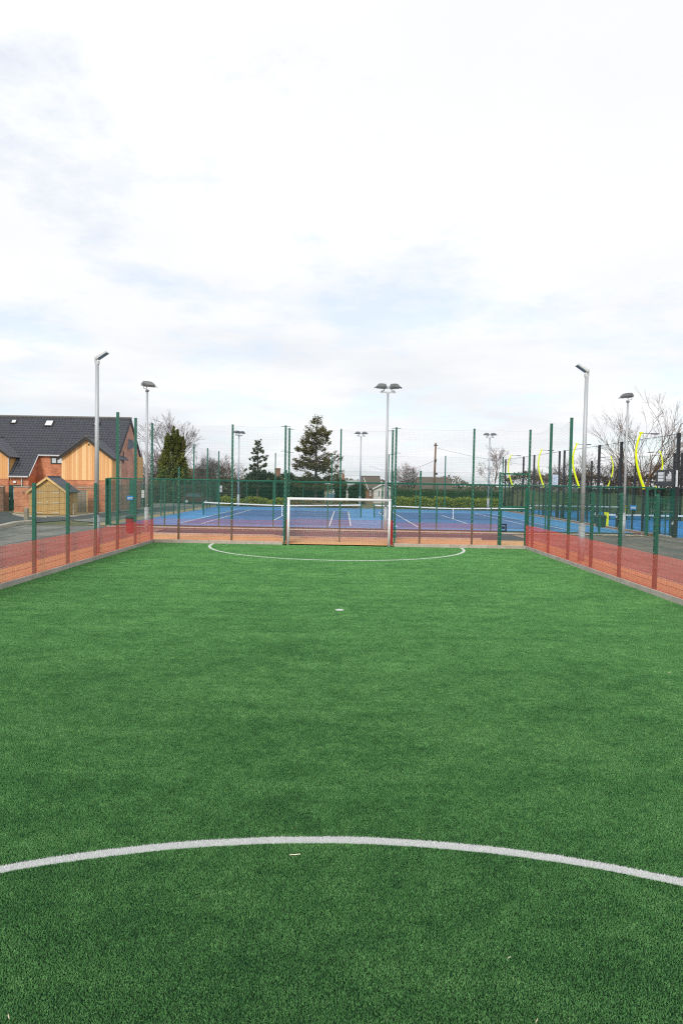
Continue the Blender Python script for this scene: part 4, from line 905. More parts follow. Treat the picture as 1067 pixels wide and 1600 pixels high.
dc = P(204.0, 694.0, 67.2); D = Vector((.75, -.62, .22)).normalized(); U_ = D.orthogonal().normalized(); W2 = D.cross(U_); b = MB(); V = [dc - D * .10]; F = []
for ring in (.5, 1.0):
    for k in range(18): tt = 2 * math.pi * k / 18; V.append(dc + (U_ * math.cos(tt) + W2 * math.sin(tt)) * .50 * ring - D * (.10 - .10 * ring * ring))
F = [(0, 1 + k, 1 + (k + 1) % 18) for k in range(18)] + [(1 + k, 19 + k, 19 + (k + 1) % 18, 1 + (k + 1) % 18) for k in range(18)]
dsh = thing('satellite_dish', 'round grey satellite dish on the brick gable end', 'satellite dish', dc); b.add(V, F); b.add([v - D * .02 for v in V], [tuple(reversed(f)) for f in F]); b.build('dish', 'dish', dsh)
b = MB(); b.bar((HX1 + .01, dc.y + .2, dc.z - .2), dc - D * .12, .03, n=6); b.bar(dc - D * .1 - Vector((0, 0, .42)), dc + D * .38 - Vector((0, 0, .1)), .018, n=5); b.cbox(dc + D * .4 - Vector((0, 0, .08)), (.12, .12, .1)); b.build('feed_arm', 'lampgrey', dsh)

# garden walls, gate panel, shed
def brick_wall(px0, px1, pytop, Y, m, label, dep=.3):
    xa, xb = P(px0, 780, Y).x, P(px1, 780, Y).x; zt_ = P((px0 + px1) / 2, pytop, Y).z; t = thing('garden_wall', label, 'wall', ((xa + xb) / 2, Y, 0)); b = MB(); b.box(xa, xb, Y, Y + dep, -.05, zt_ - .08); b.build('brickwork', m, t)
    b = MB(); b.box(xa - .05, xb + .05, Y - .05, Y + dep + .05, zt_ - .08, zt_); b.build('coping', 'kerbpale', t); return t, xa, xb
wt, wxa, wxb = brick_wall(22.5, 46, 760, 59.6, 'brickx', 'free standing brick wall with pale coping and dark numerals beside the shed')
for s, px in (('0', 37.2), ('5', 43.8)): q = P(px, 770, 59.55); text_obj(s, .36, (q.x, 59.592, q.z - .13), Matrix.Rotation(R(90), 3, 'X'), 'black', wt, 'numeral')
brick_wall(-30, 6, 759, 61.0, 'bricklow', 'brown brick wall with pale coping at the far left edge')
brick_wall(121, 147, 761.5, 61.6, 'brickx', 'brick wall with white coping behind the weathered timber panel')
xa, xb = P(117.5, 780, 60.6).x, P(136, 780, 60.6).x; b = MB(); zt_ = P(127, 765.5, 60.6).z
tp = thing('timber_panel', 'grey weathered close boarded timber gate panel beside the shed', 'gate', ((xa + xb) / 2, 60.6, 0)); b.box(xa, xb, 60.6, 60.64, .02, zt_); b.build('boards', 'greyboard', tp)
b = MB(); b.box(xb, xb + .09, 60.57, 60.66, 0, zt_ + .04); b.build('gate_post', 'shedtrim', tp)
def shed():
    Y = 55.6; xa, xb = P(46, 790, Y).x, P(104.5, 790, Y).x; xc = (xa + xb) / 2; ze, za_ = P(50, 767, Y).z, P(75, 746, Y).z; yb_ = Y + 2.3
    t = thing('garden_shed', 'pale timber shed with double doors and dark felt pitched roof', 'shed', (xc, Y, 0))
    b = MB(); b.prism([(xa, Y, .03), (xb, Y, .03), (xb, Y, ze), (xc, Y, za_), (xa, Y, ze)], (0, .05, 0)); b.prism([(xa, yb_, .03), (xb, yb_, .03), (xb, yb_, ze), (xc, yb_, za_), (xa, yb_, ze)], (0, -.05, 0)); b.build('wall', 'shed', t)
    b = MB(); b.box(xa, xa + .05, Y + .051, yb_ - .051, .03, ze); b.box(xb - .05, xb, Y + .051, yb_ - .051, .03, ze); b.build('side_wall', 'shedy', t)
    sw = (za_ - ze) / (xc - xa); b = MB(); bb = MB()
    for s in (-1, 1):
        xe = xc + s * (xc - xa + .18); zee = ze - .18 * sw
        b.prism([(xc, Y - .18, za_ + .03), (xe, Y - .18, zee + .03), (xe, Y - .18, zee + .09), (xc, Y - .18, za_ + .09)], (0, yb_ - Y + .3, 0))
        bb.prism([(xc, Y - .20, za_ + .07), (xe, Y - .20, zee + .07), (xe, Y - .20, zee - .13), (xc, Y - .20, za_ - .14)], (0, .018, 0))
    b.build('roof', 'felt', t); bb.build('barge_board', 'shedtrim', t)
    b = MB(); b.bar((xc + .05, Y - .1, za_ + .09), (xc + .05, yb_ + .1, za_ + .09), .05, n=6); b.build('roof_ridge', 'felt', t)
    w_ = (xb - xa)
    for s, (da, db) in ((-1, (xa + w_ * .19, xa + w_ * .498)), (1, (xa + w_ * .502, xa + w_ * .81))):
        b = MB(); b.box(da, db, Y - .035, Y - .001, .08, ze + .25); d = b.build('door', 'shed', t)
        b = MB()
        for z in (.16, .98, ze - .12):
            q = da if s < 0 else db; b.box(min(q, q - s * .55), max(q, q - s * .55), Y - .05, Y - .0355, z, z + .045)
        b.build('hinge', 'gutter', d)
    b = MB(); b.box(xc - .06, xc + .06, Y - .06, Y - .036, 1.0, 1.1); b.build('lock', 'gutter', t)
shed()
# car park, lane, kerbs and gravel in front of the house
A = lambda *q: [(G(x, y).x, G(x, y).y) for x, y in q]
sheet('car_park', A((-260, 812), (-260, 797.5), (14, 799.5), (24, 805), (36, 808), (190, 797), (275, 790), (275, 797), (110, 812), (60, 816), (0, 825), (-200, 842)), -.012, 'asphaltnew')
sheet('tan_gravel', A((20, 797.6), (26, 804.5), (38, 806.6), (110, 807), (165, 799.5), (230, 793), (120, 791), (40, 795)), -.006, 'tan')
kerb('lane_kerb', A((22, 804), (40, 807.3), (75, 808.3), (118, 807.3), (170, 800.6), (240, 793.7), (272, 791)), .15, .10, 'kerbpale')
kerb('car_park_kerb', A((-60, 838), (0, 826), (25, 820), (52, 817.5)), .35, .22, 'kerbpale')
sheet('forecourt', A((-120, 797), (-120, 789), (21, 791), (21, 797)), .0, 'kerbpale')
sheet('lane', [(-15.6, 46), (-15.6, 180), (-22, 180), (-24, 100), (-23.5, 72), (-28, 56)], -.018, 'asphalt')
sheet('verge_gravel', [(-14.9, 44), (-14.9, 84), (-16.1, 84), (-16.4, 44)], -.008, 'tan')
for px, pt, pb_, w_, lab in ((42, 793, 816.5, .24, 'square timber bollard standing at the end of pale car park kerb'), (116, 786.5, 805.5, .14, 'slim timber bollard standing beside the shed')):
    q = G(px, pb_); h = P(px, pt, q.y).z; b = MB(); b.box(q.x - w_ / 2, q.x + w_ / 2, q.y - w_ / 2, q.y + w_ / 2, -.03, h - .06)
    V = [(q.x - w_ / 2, q.y - w_ / 2, h - .059), (q.x + w_ / 2, q.y - w_ / 2, h - .059), (q.x + w_ / 2, q.y + w_ / 2, h - .059), (q.x - w_ / 2, q.y + w_ / 2, h - .059)] + [(q.x - w_ / 2 + .05, q.y - w_ / 2 + .05, h), (q.x + w_ / 2 - .05, q.y - w_ / 2 + .05, h), (q.x + w_ / 2 - .05, q.y + w_ / 2 - .05, h), (q.x - w_ / 2 + .05, q.y + w_ / 2 - .05, h)]
    b.add(V, [(4, 5, 6, 7), (0, 1, 5, 4), (1, 2, 6, 5), (2, 3, 7, 6), (3, 0, 4, 7)]); tag(b.build('bollard', 'postwood'), lab, 'bollard', 'timber bollards by the lane')

# ------------------------------------------------------------------ distant houses, telegraph pole, vehicles
def gable_house(name, label, x0, x1, y0, y1, ze, zr, wallm, roofm, along='x', ov=.3):
    t = thing(name, label, 'house', ((x0 + x1) / 2, y0, 0)); b = MB()
    if along == 'x':
        yc = (y0 + y1) / 2; b.box(x0, x1, y0, y1, -.1, ze); b.prism([(x0, y0, ze + .001), (x0, y1, ze + .001), (x0, yc, zr - .06)], (.2, 0, 0)); b.prism([(x1, y0, ze + .001), (x1, y1, ze + .001), (x1, yc, zr - .06)], (-.2, 0, 0)); b.build('wall', wallm, t)
        b = MB(); sl_ = (zr - ze) / (yc - y0)
        for s, ye in ((-1, y0 - ov), (1, y1 + ov)): b.prism([(x0 - ov, yc, zr), (x0 - ov, ye, ze - ov * sl_), (x0 - ov, ye, ze - ov * sl_ + .12), (x0 - ov, yc, zr + .12)], (x1 - x0 + 2 * ov, 0, 0))
        b.build('roof', roofm, t); b = MB(); b.bar((x0 - ov, yc, zr + .1), (x1 + ov, yc, zr + .1), .12, n=6); b.build('ridge', roofm, t)
    else:
        xc = (x0 + x1) / 2; b.box(x0, x1, y0, y1, -.1, ze); b.prism([(x0, y0, ze + .001), (x1, y0, ze + .001), (xc, y0, zr - .06)], (0, .2, 0)); b.build('wall', wallm, t)
        b = MB(); sl_ = (zr - ze) / (xc - x0)
        for s, xe in ((-1, x0 - ov), (1, x1 + ov)): b.prism([(xc, y0 - ov, zr), (xe, y0 - ov, ze - ov * sl_), (xe, y0 - ov, ze - ov * sl_ + .12), (xc, y0 - ov, zr + .12)], (0, y1 - y0 + 2 * ov, 0))
        b.build('roof', roofm, t)
        b = MB()
        for s, xe in ((-1, x0 - ov), (1, x1 + ov)): b.prism([(xc, y0 - ov - .03, zr + .12), (xe, y0 - ov - .03, ze - ov * sl_ + .12), (xe, y0 - ov - .03, ze - ov * sl_ - .1), (xc, y0 - ov - .03, zr - .12)], (0, .028, 0))
        b.build('barge_board', 'whiteup', t)
    return t
def win(t, xa, xb, za_, zb_, y, n=1, fm='whiteup'):
    b = MB(); b.box(xa, xb, y - .05, y - .002, za_, zb_); f_ = b.build('window', fm, t); b = MB(); w_ = (xb - xa) / n
    for k in range(n): b.box(xa + k * w_ + .07, xa + (k + 1) * w_ - .07, y - .06, y - .0502, za_ + .07, zb_ - .07)
    b.build('pane', 'carglass', f_)
Y = 110; X = lambda px, Y: P(px, 760, Y).x; Z = lambda px, py, Y: P(px, py, Y).z
h = gable_house('bungalow', 'white rendered bungalow with low gable behind the goal right upright', X(584.5, Y), X(612, Y), Y, Y + 9, Z(590, 763, Y), Z(598, 756, Y), 'render', 'rooftan', 'y')
for a, e in ((590.5, 593.5), (595.5, 599.5), (603.5, 608)): win(h, X(a, Y), X(e, Y), Z(595, 776, Y), Z(595, 766, Y), Y, 1)
h = gable_house('bungalow', 'brown roofed bungalow with white verge just left of the white bungalow', X(566, 116), X(592, 116), 114, 124, Z(575, 763, 116), Z(570, 745, 116), 'bricklow', 'rooftan', 'x')
win(h, X(577.5, 114), X(580.5, 114), Z(578, 775, 114), Z(578, 766, 114), 114, 1)
b = MB(); q0 = P(568, 745, 113.5); q1 = P(576, 765, 113.5); b.prism([(q0.x, 113.4, q0.z), (q1.x, 113.4, q1.z), (q1.x, 113.4, q1.z - .25), (q0.x, 113.4, q0.z - .25)], (0, .1, 0)); b.build('barge_board', 'whiteup', h)
h = gable_house('bungalow', 'long white walled building with grey roof and red chimney beyond the conifer', X(520, 120), X(562, 120), 120, 128, Z(545, 763, 120), Z(545, 752, 120), 'render', 'roofgrey', 'x')
b = MB(); q = P(536, 745, 122); b.box(q.x - .24, q.x + .24, 123.2, 123.8, Z(536, 752, 122), Z(536, 740, 122)); b.build('chimney', 'bricklow', h)
b = MB(); b.box(X(532, 119.8), X(558, 119.8), 119.7, 119.95, Z(545, 760.5, 119.8), Z(545, 758, 119.8)); b.build('fascia', 'roofgrey', h)
h = gable_house('bungalow', 'dark roofed bungalow behind the telegraph pole and clipped hedge', X(656, 122), X(705, 122), 122, 132, Z(680, 764, 122), Z(680, 747, 122), 'bricklow', 'rooftan', 'x', .2)
h = gable_house('bungalow', 'low house with orange brown roof partly hidden behind the cut back conifer', X(244, 97), X(322, 97), 97, 105, Z(260, 752, 97), Z(260, 733, 97), 'bricklow', 'rooforange', 'x')
win(h, X(286, 97), X(305, 97), Z(295, 773, 97), Z(295, 761, 97), 97, 4)
h = gable_house('bungalow', 'pale house with brown brick chimney beside the spruce tree', X(405, 130), X(446, 130), 130, 140, Z(430, 754, 130), Z(430, 741, 130), 'render', 'rooftan', 'x')
b = MB(); q = P(433.5, 735, 134); b.box(q.x - .5, q.x + .5, 134.2, 135, Z(433, 750, 134), Z(433, 732.5, 134)); b.box(q.x - .58, q.x + .58, 134.1, 135.1, Z(433, 732.5, 134), Z(433, 731.3, 134)); b.build('chimney', 'bricklow', h)
# telegraph pole
q = P(677, 790, 100); tp = thing('telegraph_pole', 'brown wooden telegraph pole behind the hedge with wires', 'telegraph pole', (q.x, 100, 0)); zt_ = P(680.5, 692, 100).z
b = MB(); b.tube([(q.x, 100, 0), (q.x + .12, 100, zt_)], [.19, .13], 10); b.build('pole', 'pole', tp, True)
b = MB(); b.cbox((q.x + .1, 99.9, zt_ - .35), (.6, .1, .12)); b.cbox((q.x + .14, 99.85, zt_ - 2.6), (.22, .2, .45)); b.cbox((q.x + .3, 99.85, zt_ - 4.5), (.25, .2, .3)); b.build('fitting', 'black', tp)
b = MB()
for dz, end in ((-.7, (q.x + 42, 150, zt_ - 1.5)), (-2.5, (q.x - 9, 113, 6.0))):
    a = Vector((q.x + .1, 100, zt_ + dz)); e = Vector(end); pts = [a.lerp(e, i / 12) - Vector((0, 0, 1.2 * (1 - (2 * i / 12 - 1) ** 2))) for i in range(13)]; b.tube(pts, .02, 4)
b.build('wire', 'black', tp)
def vehicle(label, name, x, y, L_, H, m, cat, turn=0.0):
    t = thing(name, label, cat, (x, y, 0)); t.rotation_euler.z = turn; W_ = 1.75; b = MB(); pr = [(-.5, .18), (-.5, .52), (-.47, .60), (-.34, .97), (-.28, 1.0), (.06, .98), (.20, .66), (.46, .56), (.5, .40), (.5, .18)]
    b.prism([(x + u * L_, y, v * H) for u, v in pr], (0, W_, 0)); bd = b.build('body', m, t)
    b = MB(); b.prism([(x - .36 * L_, y - .012, .66 * H), (x + .16 * L_, y - .012, .66 * H), (x + .04 * L_, y - .012, .93 * H), (x - .30 * L_, y - .012, .93 * H)], (0, .01, 0)); b.build('side_window', 'carglass', bd)
    b = MB(); b.prism([(x + .072 * L_, y + .12, .96 * H), (x + .072 * L_, y + W_ - .12, .96 * H), (x + .196 * L_, y + W_ - .08, .69 * H), (x + .196 * L_, y + .08, .69 * H)], (.02, 0, .02)); b.build('windscreen', 'carglass', bd)
    for u in (-.32, .32):
        for yy in (y - .01, y + W_ - .2):
            b = MB(); b.tube([(x + u * L_, yy, .33), (x + u * L_, yy + .21, .33)], .33, 14); wh = b.build('wheel', 'tyre', t); b = MB(); b.tube([(x + u * L_, yy - .012, .33), (x + u * L_, yy - .002, .33)], .2, 10); b.build('rim', 'galv', wh)
q = P(517, 776, 91); vehicle('pale blue parked car behind the goal crossbar, half hidden by shrubs', 'parked_car', q.x + .9, 101, 4.0, 1.55, 'carblue', 'car', R(90))
q = P(311, 781, 88); vehicle('dark red parked car on the lane beyond the left court fence', 'parked_car', q.x - .4, 88.5, 4.0, 1.45, 'cardark', 'car')

# ------------------------------------------------------------------ plants
def leaf_quads(cen, axis, ln, wd, rng):
    """diamond leaves: centres, unit axes, lengths, widths"""
    n = len(cen); a = axis / np.linalg.norm(axis, axis=1)[:, None]; q = rng.normal(size=(n, 3)); s = np.cross(a, q); s /= np.linalg.norm(s, axis=1)[:, None] + 1e-9
    V = np.stack([cen - a * ln[:, None] / 2, cen + s * wd[:, None] / 2, cen + a * ln[:, None] / 2, cen - s * wd[:, None] / 2], 1)
    return V.reshape(-1, 3), (np.arange(n) * 4)[:, None] + np.array([[0, 1, 2, 3]])
def bare_branches(base, h, r, spread, levels, kids, rng, seg=3, up=.25, stems=1, ratio=.72, droop=0.0, first=.3):
    tips = []; A = []; B = []; R0 = []; R1 = []
    def grow(p, d, ln, rad, lev):
        q = p; dd = d; rr = rad; n = seg; pts = []
        for i in range(n):
            dd = (dd + Vector(rng.normal(0, .13, 3)) + Vector((0, 0, up * .16 - droop * .2 * (lev > 2)))).normalized(); q2 = q + dd * (ln / n); r2 = rr * (.88 if lev else .9)
            A.append(q); B.append(q2); R0.append(rr); R1.append(r2); q, rr = q2, r2; pts.append((q, dd, rr))
        if lev >= levels: tips.append(q); return
        k = kids[min(lev, len(kids) - 1)]
        for j in range(k):
            i = n - 1 if j < 2 else int(rng.integers(max(0, int(n * first)), n)); p2, d2, r2 = pts[i]
            side = Vector(rng.normal(0, 1, 3)); side = (side - d2 * side.dot(d2)).normalized(); ang = spread * rng.uniform(.55, 1.2) * (1 if j else .45)
            grow(p2, (d2 * math.cos(ang) + side * math.sin(ang)).normalized(), ln * ratio * rng.uniform(.75, 1.15), max(.013, r2 * (.72 if j == 0 else .6)), lev + 1)
    tot = sum(ratio ** i for i in range(levels + 1))
    for s in range(stems):
        d = Vector((rng.normal(0, .28) if stems > 1 else rng.normal(0, .04), rng.normal(0, .2) if stems > 1 else 0, 1)).normalized()
        grow(Vector(base) + Vector((rng.normal(0, .15) * (stems > 1), 0, 0)), d, h / tot * 1.12, r * (1 if stems == 1 else .75), 0)
    return A, B, R0, R1, tips
def bars_np(A, B, R0, R1):
    A = np.array([tuple(v) for v in A]); B = np.array([tuple(v) for v in B]); R0 = np.array(R0)[:, None]; R1 = np.array(R1)[:, None]; D = B - A; D /= np.linalg.norm(D, axis=1)[:, None] + 1e-9
    U = np.cross(D, np.where(np.abs(D[:, 2:3]) > .9, np.array([[1., 0, 0]]), np.array([[0, 0, 1.]]))); U /= np.linalg.norm(U, axis=1)[:, None]; W_ = np.cross(D, U); k = len(A); n = 4; V = np.zeros((k, 2 * n, 3))
    for i in range(n):
        c = U * math.cos(2 * math.pi * i / n) + W_ * math.sin(2 * math.pi * i / n); V[:, i] = A + c * R0; V[:, n + i] = B + c * R1
    base = (np.arange(k) * 2 * n)[:, None]; F = np.concatenate([base + np.array([[i, (i + 1) % n, n + (i + 1) % n, n + i]]) for i in range(n)]); return V.reshape(-1, 3), F
BG = 'bare winter trees beyond the courts'
def bare_tree(px, Y, pytop, r, seed, m, label, spread=.5, levels=5, kids=(4, 4, 3, 3, 3), stems=1, up=.3, ratio=.74, name='bare_tree', group=BG, droop=0.0, blossom=0, twig=None):
    rng = np.random.default_rng(seed); x = P(px, 780, Y).x; h = P(px, pytop, Y).z; t = thing(name, label, 'tree', (x, Y, -.05), group)
    A, B, R0, R1, tips = bare_branches((x, Y, -.05), h, r, spread, levels, kids, rng, stems=stems, up=up, ratio=ratio, droop=droop)
    zmax = max(b_.z for b_ in B); k = h / zmax
    sc = lambda v: Vector((x + (v.x - x) * (.5 + .5 * k), Y + (v.y - Y) * (.5 + .5 * k), v.z * k))
    A = [sc(v) for v in A]; B = [sc(v) for v in B]; big = [i for i in range(len(A)) if R0[i] > r * .42]; sm = [i for i in range(len(A)) if R0[i] <= r * .42]
    g_ = lambda idx: bars_np([A[i] for i in idx], [B[i] for i in idx], [R0[i] for i in idx], [R1[i] for i in idx])
    V, F = g_(big); np_mesh('trunk', V, F, m, t); V, F = g_(sm); np_mesh('crown', V, F, twig or m, t)
    if blossom:
        tp_ = np.array([tuple(sc(v)) for v in tips]); idx = rng.integers(0, len(tp_), blossom); c = tp_[idx] + rng.normal(0, .16, (blossom, 3)); V, F = leaf_quads(c, rng.normal(size=(blossom, 3)), rng.uniform(.05, .11, blossom), rng.uniform(.04, .09, blossom), rng); np_mesh('blossom', V, F, 'blossom', t)
    return t
bare_tree(275, 108, 640, .22, 19, 'barkpurple', 'tall bare purplish birch rising behind the cut back conifer', .44, 6, (5, 4, 4, 3, 3, 3), up=.45, ratio=.74, droop=.1)
bare_tree(232, 100, 692, .16, 12, 'barkpurple', 'bare brown tree between the brick house and cut back conifer', .55, 5, (4, 4, 3, 3, 3), stems=3)
bare_tree(215, 112, 688, .16, 13, 'barkpurple', 'bare brown tree standing just behind the brick gable end', .55, 5, (4, 4, 3, 3, 3), stems=2)
bare_tree(312, 104, 702, .15, 14, 'barkpurple', 'bare twiggy tree right of the cut back conifer', .6, 5, (4, 4, 3, 3, 3), stems=2, droop=.2)
bare_tree(335, 98, 704, .13, 15, 'bark', 'bushy bare tree behind the tall netting posts, left of far lamp mast', .62, 5, (4, 4, 4, 3, 3), stems=3)
bare_tree(360, 96, 708, .13, 16, 'barkorange', 'bushy bare tree beside the left far lamp mast', .62, 5, (4, 4, 4, 3, 3), stems=3)
bare_tree(770, 104, 694, .16, 17, 'barkbirch', 'slender bare silver birch right of the telegraph pole', .42, 6, (3, 3, 3, 3, 3, 3), up=.35, droop=.35)
bare_tree(1002, 100, 606, .32, 33, 'barkorange', 'large spreading bare tree with several stems behind the padel courts', .46, 5, (3, 3, 3, 3, 3), stems=4, up=.34, ratio=.80)
bare_tree(640, 104, 722, .17, 19, 'bark', 'pale pink blossom tree behind the laurel hedge', .68, 5, (5, 4, 3, 3, 3), stems=2, up=.12, ratio=.76, name='blossom_tree', group=None, blossom=5200)
for i, (px, Y, pt) in enumerate(((893, 108, 715), (922, 112, 706), (950, 110, 712), (985, 114, 700), (1040, 112, 705), (1072, 108, 690), (1100, 110, 680), (845, 125, 728), (870, 128, 724))):
    lab = ['bare thicket tree seen between the far padel masts', 'bare thicket tree behind the far right pitch mast', 'bare thicket tree behind the far small yellow arm', 'bare thicket tree left of the large spreading tree', 'bare thicket tree right of the large spreading tree', 'bare thicket tree behind the dark court sign', 'bare thicket tree at the right edge of the photo', 'low distant bare tree seen through the far padel court', 'low distant bare tree behind the white notice'][i]
    bare_tree(px, Y, pt, .13, 40 + i, 'bark', lab, .5, 5, (4, 4, 3, 3, 3), stems=3, up=.3)

def conifer_dense(px, Y, pytop, halfw, seed, label, n=15000):
    rng = np.random.default_rng(seed); x = P(px, 780, Y).x; h = P(px, pytop, Y).z; t = thing('conifer', label, 'tree', (x, Y, 0)); b = MB(); b.tube([(x, Y, 0), (x + .1, Y, h * .5), (x, Y, h * .82)], [.28, .2, .06], 8)
    for dx, f in ((-.75, .93), (.55, .90), (1.3, .82)): b.tube([(x + dx * .3, Y, h * .4), (x + dx, Y - .2, h * .7), (x + dx * 1.05, Y - .2, h * f)], [.12, .09, .04], 6)
    b.build('trunk', 'barkorange', t)
    u = rng.uniform(0, 1, n) ** 1.2; th = rng.uniform(0, 2 * np.pi, n); rad = halfw * np.where(u < .86, 1 - .66 * (u / .86), .34) * (1 + .0 * u)
    rad *= 1 + .14 * np.sin(th * 5 + u * 17) + .10 * np.sin(th * 9 - u * 31); rr = rad * np.sqrt(rng.uniform(.55, 1.1, n))
    cx, cy, cz = rr * np.cos(th), rr * np.sin(th), u * h * 1.0
    m2 = u > .86; sp = np.array([[-.85, 0], [-.05, .2], [.55, -.1], [1.25, .1]]); si = rng.integers(0, 4, n); top = np.array([.90, 1.0, .95, .86])[si]; v = (u - .86) / .14
    rs = .46 * (1 - v ** 1.5) + .05; cx = np.where(m2, sp[si, 0] + rs * np.cos(th) * rng.uniform(.3, 1, n), cx); cy = np.where(m2, sp[si, 1] + rs * np.sin(th) * rng.uniform(.3, 1, n), cy); cz = np.where(m2, h * (.70 + v * (top - .70)), cz)
    cx = np.where(cx > halfw * .85, halfw * .85 - rng.uniform(0, .3, n), cx)
    cen = np.stack([x + cx, Y + cy, .15 + cz], 1); ax = np.stack([np.cos(th) * .7, np.sin(th) * .7, -.55 + .9 * (u > .6)], 1) + rng.normal(0, .35, (n, 3)); V, F = leaf_quads(cen, ax, rng.uniform(.22, .55, n), rng.uniform(.08, .2, n), rng); np_mesh('crown', V, F, 'yew', t)
conifer_dense(271, 94, 667, 2.7, 21, 'dense olive green conifer with a cut flat middle and several leading tips')
def whorl_conifer(px, Y, pytop, halfw, seed, label, m, start=.18, nwh=16, per=8, spray=46, size=(.16, .38), expo=.95, slope=.1, clump=.5, inner=.25, gap=.0, jit=.06):
    rng = np.random.default_rng(seed); x = P(px, 780, Y).x; h = P(px, pytop, Y).z; t = thing('conifer', label, 'tree', (x, Y, 0)); b = MB(); b.tube([(x, Y, 0), (x, Y, h * .5), (x, Y, h * .97)], [.05 + h * .016, .03 + h * .009, .02], 8); A = []; B = []; R0 = []; R1 = []; cen = []; ax = []
    for k in range(nwh):
        f = start + (1 - start) * (k + rng.uniform(-.3, .3)) / nwh; f = min(.985, max(start, f)); f0 = f
        for j in range(per):
            if rng.uniform() < gap: continue
            f = min(.985, max(start, f0 + rng.normal(0, jit))); z = h * f; ln = halfw * (1 - (f - start) / (1 - start)) ** expo + .12
            th = 2 * math.pi * (j + rng.uniform(-.5, .5)) / per + k * .7; l2 = ln * rng.uniform(.55, 1.15); d = np.array([math.cos(th), math.sin(th), slope + .25 * f]); p0 = np.array([x, Y, z]); p1 = p0 + d * l2 * np.array([1, 1, 1])
            A.append(Vector(p0)); B.append(Vector(p1)); R0.append(.012 + .012 * l2); R1.append(.008); n = max(8, int(spray * l2 / halfw)); nc = max(2, int(l2 * 2.6)); tc_ = inner + (1 - inner) * rng.uniform(0, 1, nc) ** .75; tc_[0] = 1.0; ci = rng.integers(0, nc, n); cs_ = rng.normal(0, clump * .42 * (.4 + .6 * l2 / halfw), nc); cz_ = rng.normal(0, .10, nc); tt = np.clip(tc_[ci] + rng.normal(0, .16 * clump / max(l2, .4), n), .05, 1.12)
            wdth = clump * (.35 + .65 * np.sin(np.pi * np.clip(tt, 0, 1) * .85)); side = np.array([-math.sin(th), math.cos(th), 0]); off = cs_[ci] + rng.normal(0, 1, n) * wdth * .22
            c = p0 + d * (l2 * tt)[:, None] + side * off[:, None] + np.stack([np.zeros(n), np.zeros(n), cz_[ci] + rng.normal(-.03, .13, n) * clump], 1); cen.append(c); ax.append(np.repeat(d[None], n, 0) + side * np.sign(off)[:, None] * .7 + rng.normal(0, .35, (n, 3)))
    V, F = bars_np(A, B, R0, R1); tr = b.build('trunk', 'bark', t); np_mesh('limbs', V, F, 'bark', t); cen = np.concatenate(cen); ax = np.concatenate(ax); n = len(cen); V, F = leaf_quads(cen, ax, rng.uniform(size[0], size[1], n), rng.uniform(size[0] * .35, size[1] * .38, n), rng); np_mesh('crown', V, F, m, t)
whorl_conifer(402.5, 92, 685, 2.25, 22, 'small open spruce with upturned branches standing behind the courts', 'spruce', .24, 13, 8, 120, (.16, .38), .90, .10, .50, jit=.014)
whorl_conifer(493, 92, 650, 4.0, 23, 'tallest conifer behind the goal with visible trunk and gappy olive crown', 'pine', .16, 20, 8, 235, (.16, .42), .80, .22, 1.05, .32, .22, jit=.06)

def leaf_mass(name, label, cat, x0, x1, y0, y1, hfn, m, n, size, seed, group=None, upw=.0, core=True, corem='shrub'):
    rng = np.random.default_rng(seed); t = thing(name, label, cat, ((x0 + x1) / 2, (y0 + y1) / 2, 0), group); xs = rng.uniform(x0, x1, n); hh = np.array([hfn(a) for a in xs]); v = rng.uniform(0, 1, n); face = rng.uniform(0, 1, n)
    dep = y1 - y0; ys_ = np.where(face < .6, y0 + rng.exponential(.12, n) * dep * .6, rng.uniform(y0, y1, n)); z = np.where(face < .6, v * hh, hh * (.86 + .16 * rng.uniform(0, 1, n))); bul = .25 * dep * np.abs(v - .5) * (face < .6)
    cen = np.stack([xs, np.minimum(y1, ys_ + bul), z], 1) + rng.normal(0, size[1] * .35, (n, 3)); cen[:, 2] = np.maximum(cen[:, 2], .03); ax = rng.normal(0, 1, (n, 3)) + np.array([0, -.3, upw]); V, F = leaf_quads(cen, ax, rng.uniform(size[0], size[1], n), rng.uniform(size[0] * .5, size[1] * .6, n), rng); np_mesh('foliage', V, F, m, t)
    if core:
        k = 24; prof = [(x0 + (x1 - x0) * i / k) for i in range(k + 1)]; b = MB(); poly = [(a, 0) for a in prof] + [(a, max(.1, hfn(a) * .86)) for a in reversed(prof)]; b.prism([(a, y0 + dep * .3, z_) for a, z_ in poly], (0, dep * .6, 0)); b.build('stems', corem, t)
    return t
def wavy(h, amp, f, ph=0): return lambda a: h + amp * (math.sin(a * f + ph) + .6 * math.sin(a * f * 2.3 + 1.7 * ph) + .4 * math.sin(a * f * 5.1 + ph))
Y = 96
leaf_mass('clipped_hedge', 'long dark green clipped hedge behind the laurels right of the blossom tree', 'hedge', X(612, Y), X(786, Y), Y, Y + 1.6, wavy(Z(700, 767, Y), .03, 1.1), 'hedge', 20000, (.07, .16), 51, corem='hedge')
Y = 85.2
hz = lambda px: Z(px, 778.5, Y)
leaf_mass('laurel_hedge', 'row of yellow green laurels along the right part of the court end', 'hedge', X(618, Y), X(786, Y), Y, Y + 1.0, wavy(Z(700, 779.5, Y), .12, 2.1, .4), 'laurel', 7500, (.12, .28), 52, upw=.9, corem='shrub')
leaf_mass('laurel_hedge', 'row of thinner yellow green laurels behind the left tennis court', 'hedge', X(345, Y), X(455, Y), Y, Y + 1.0, wavy(Z(400, 780, Y), .14, 1.7, 1.2), 'laurel', 3300, (.12, .28), 53, upw=.9, corem='shrub')
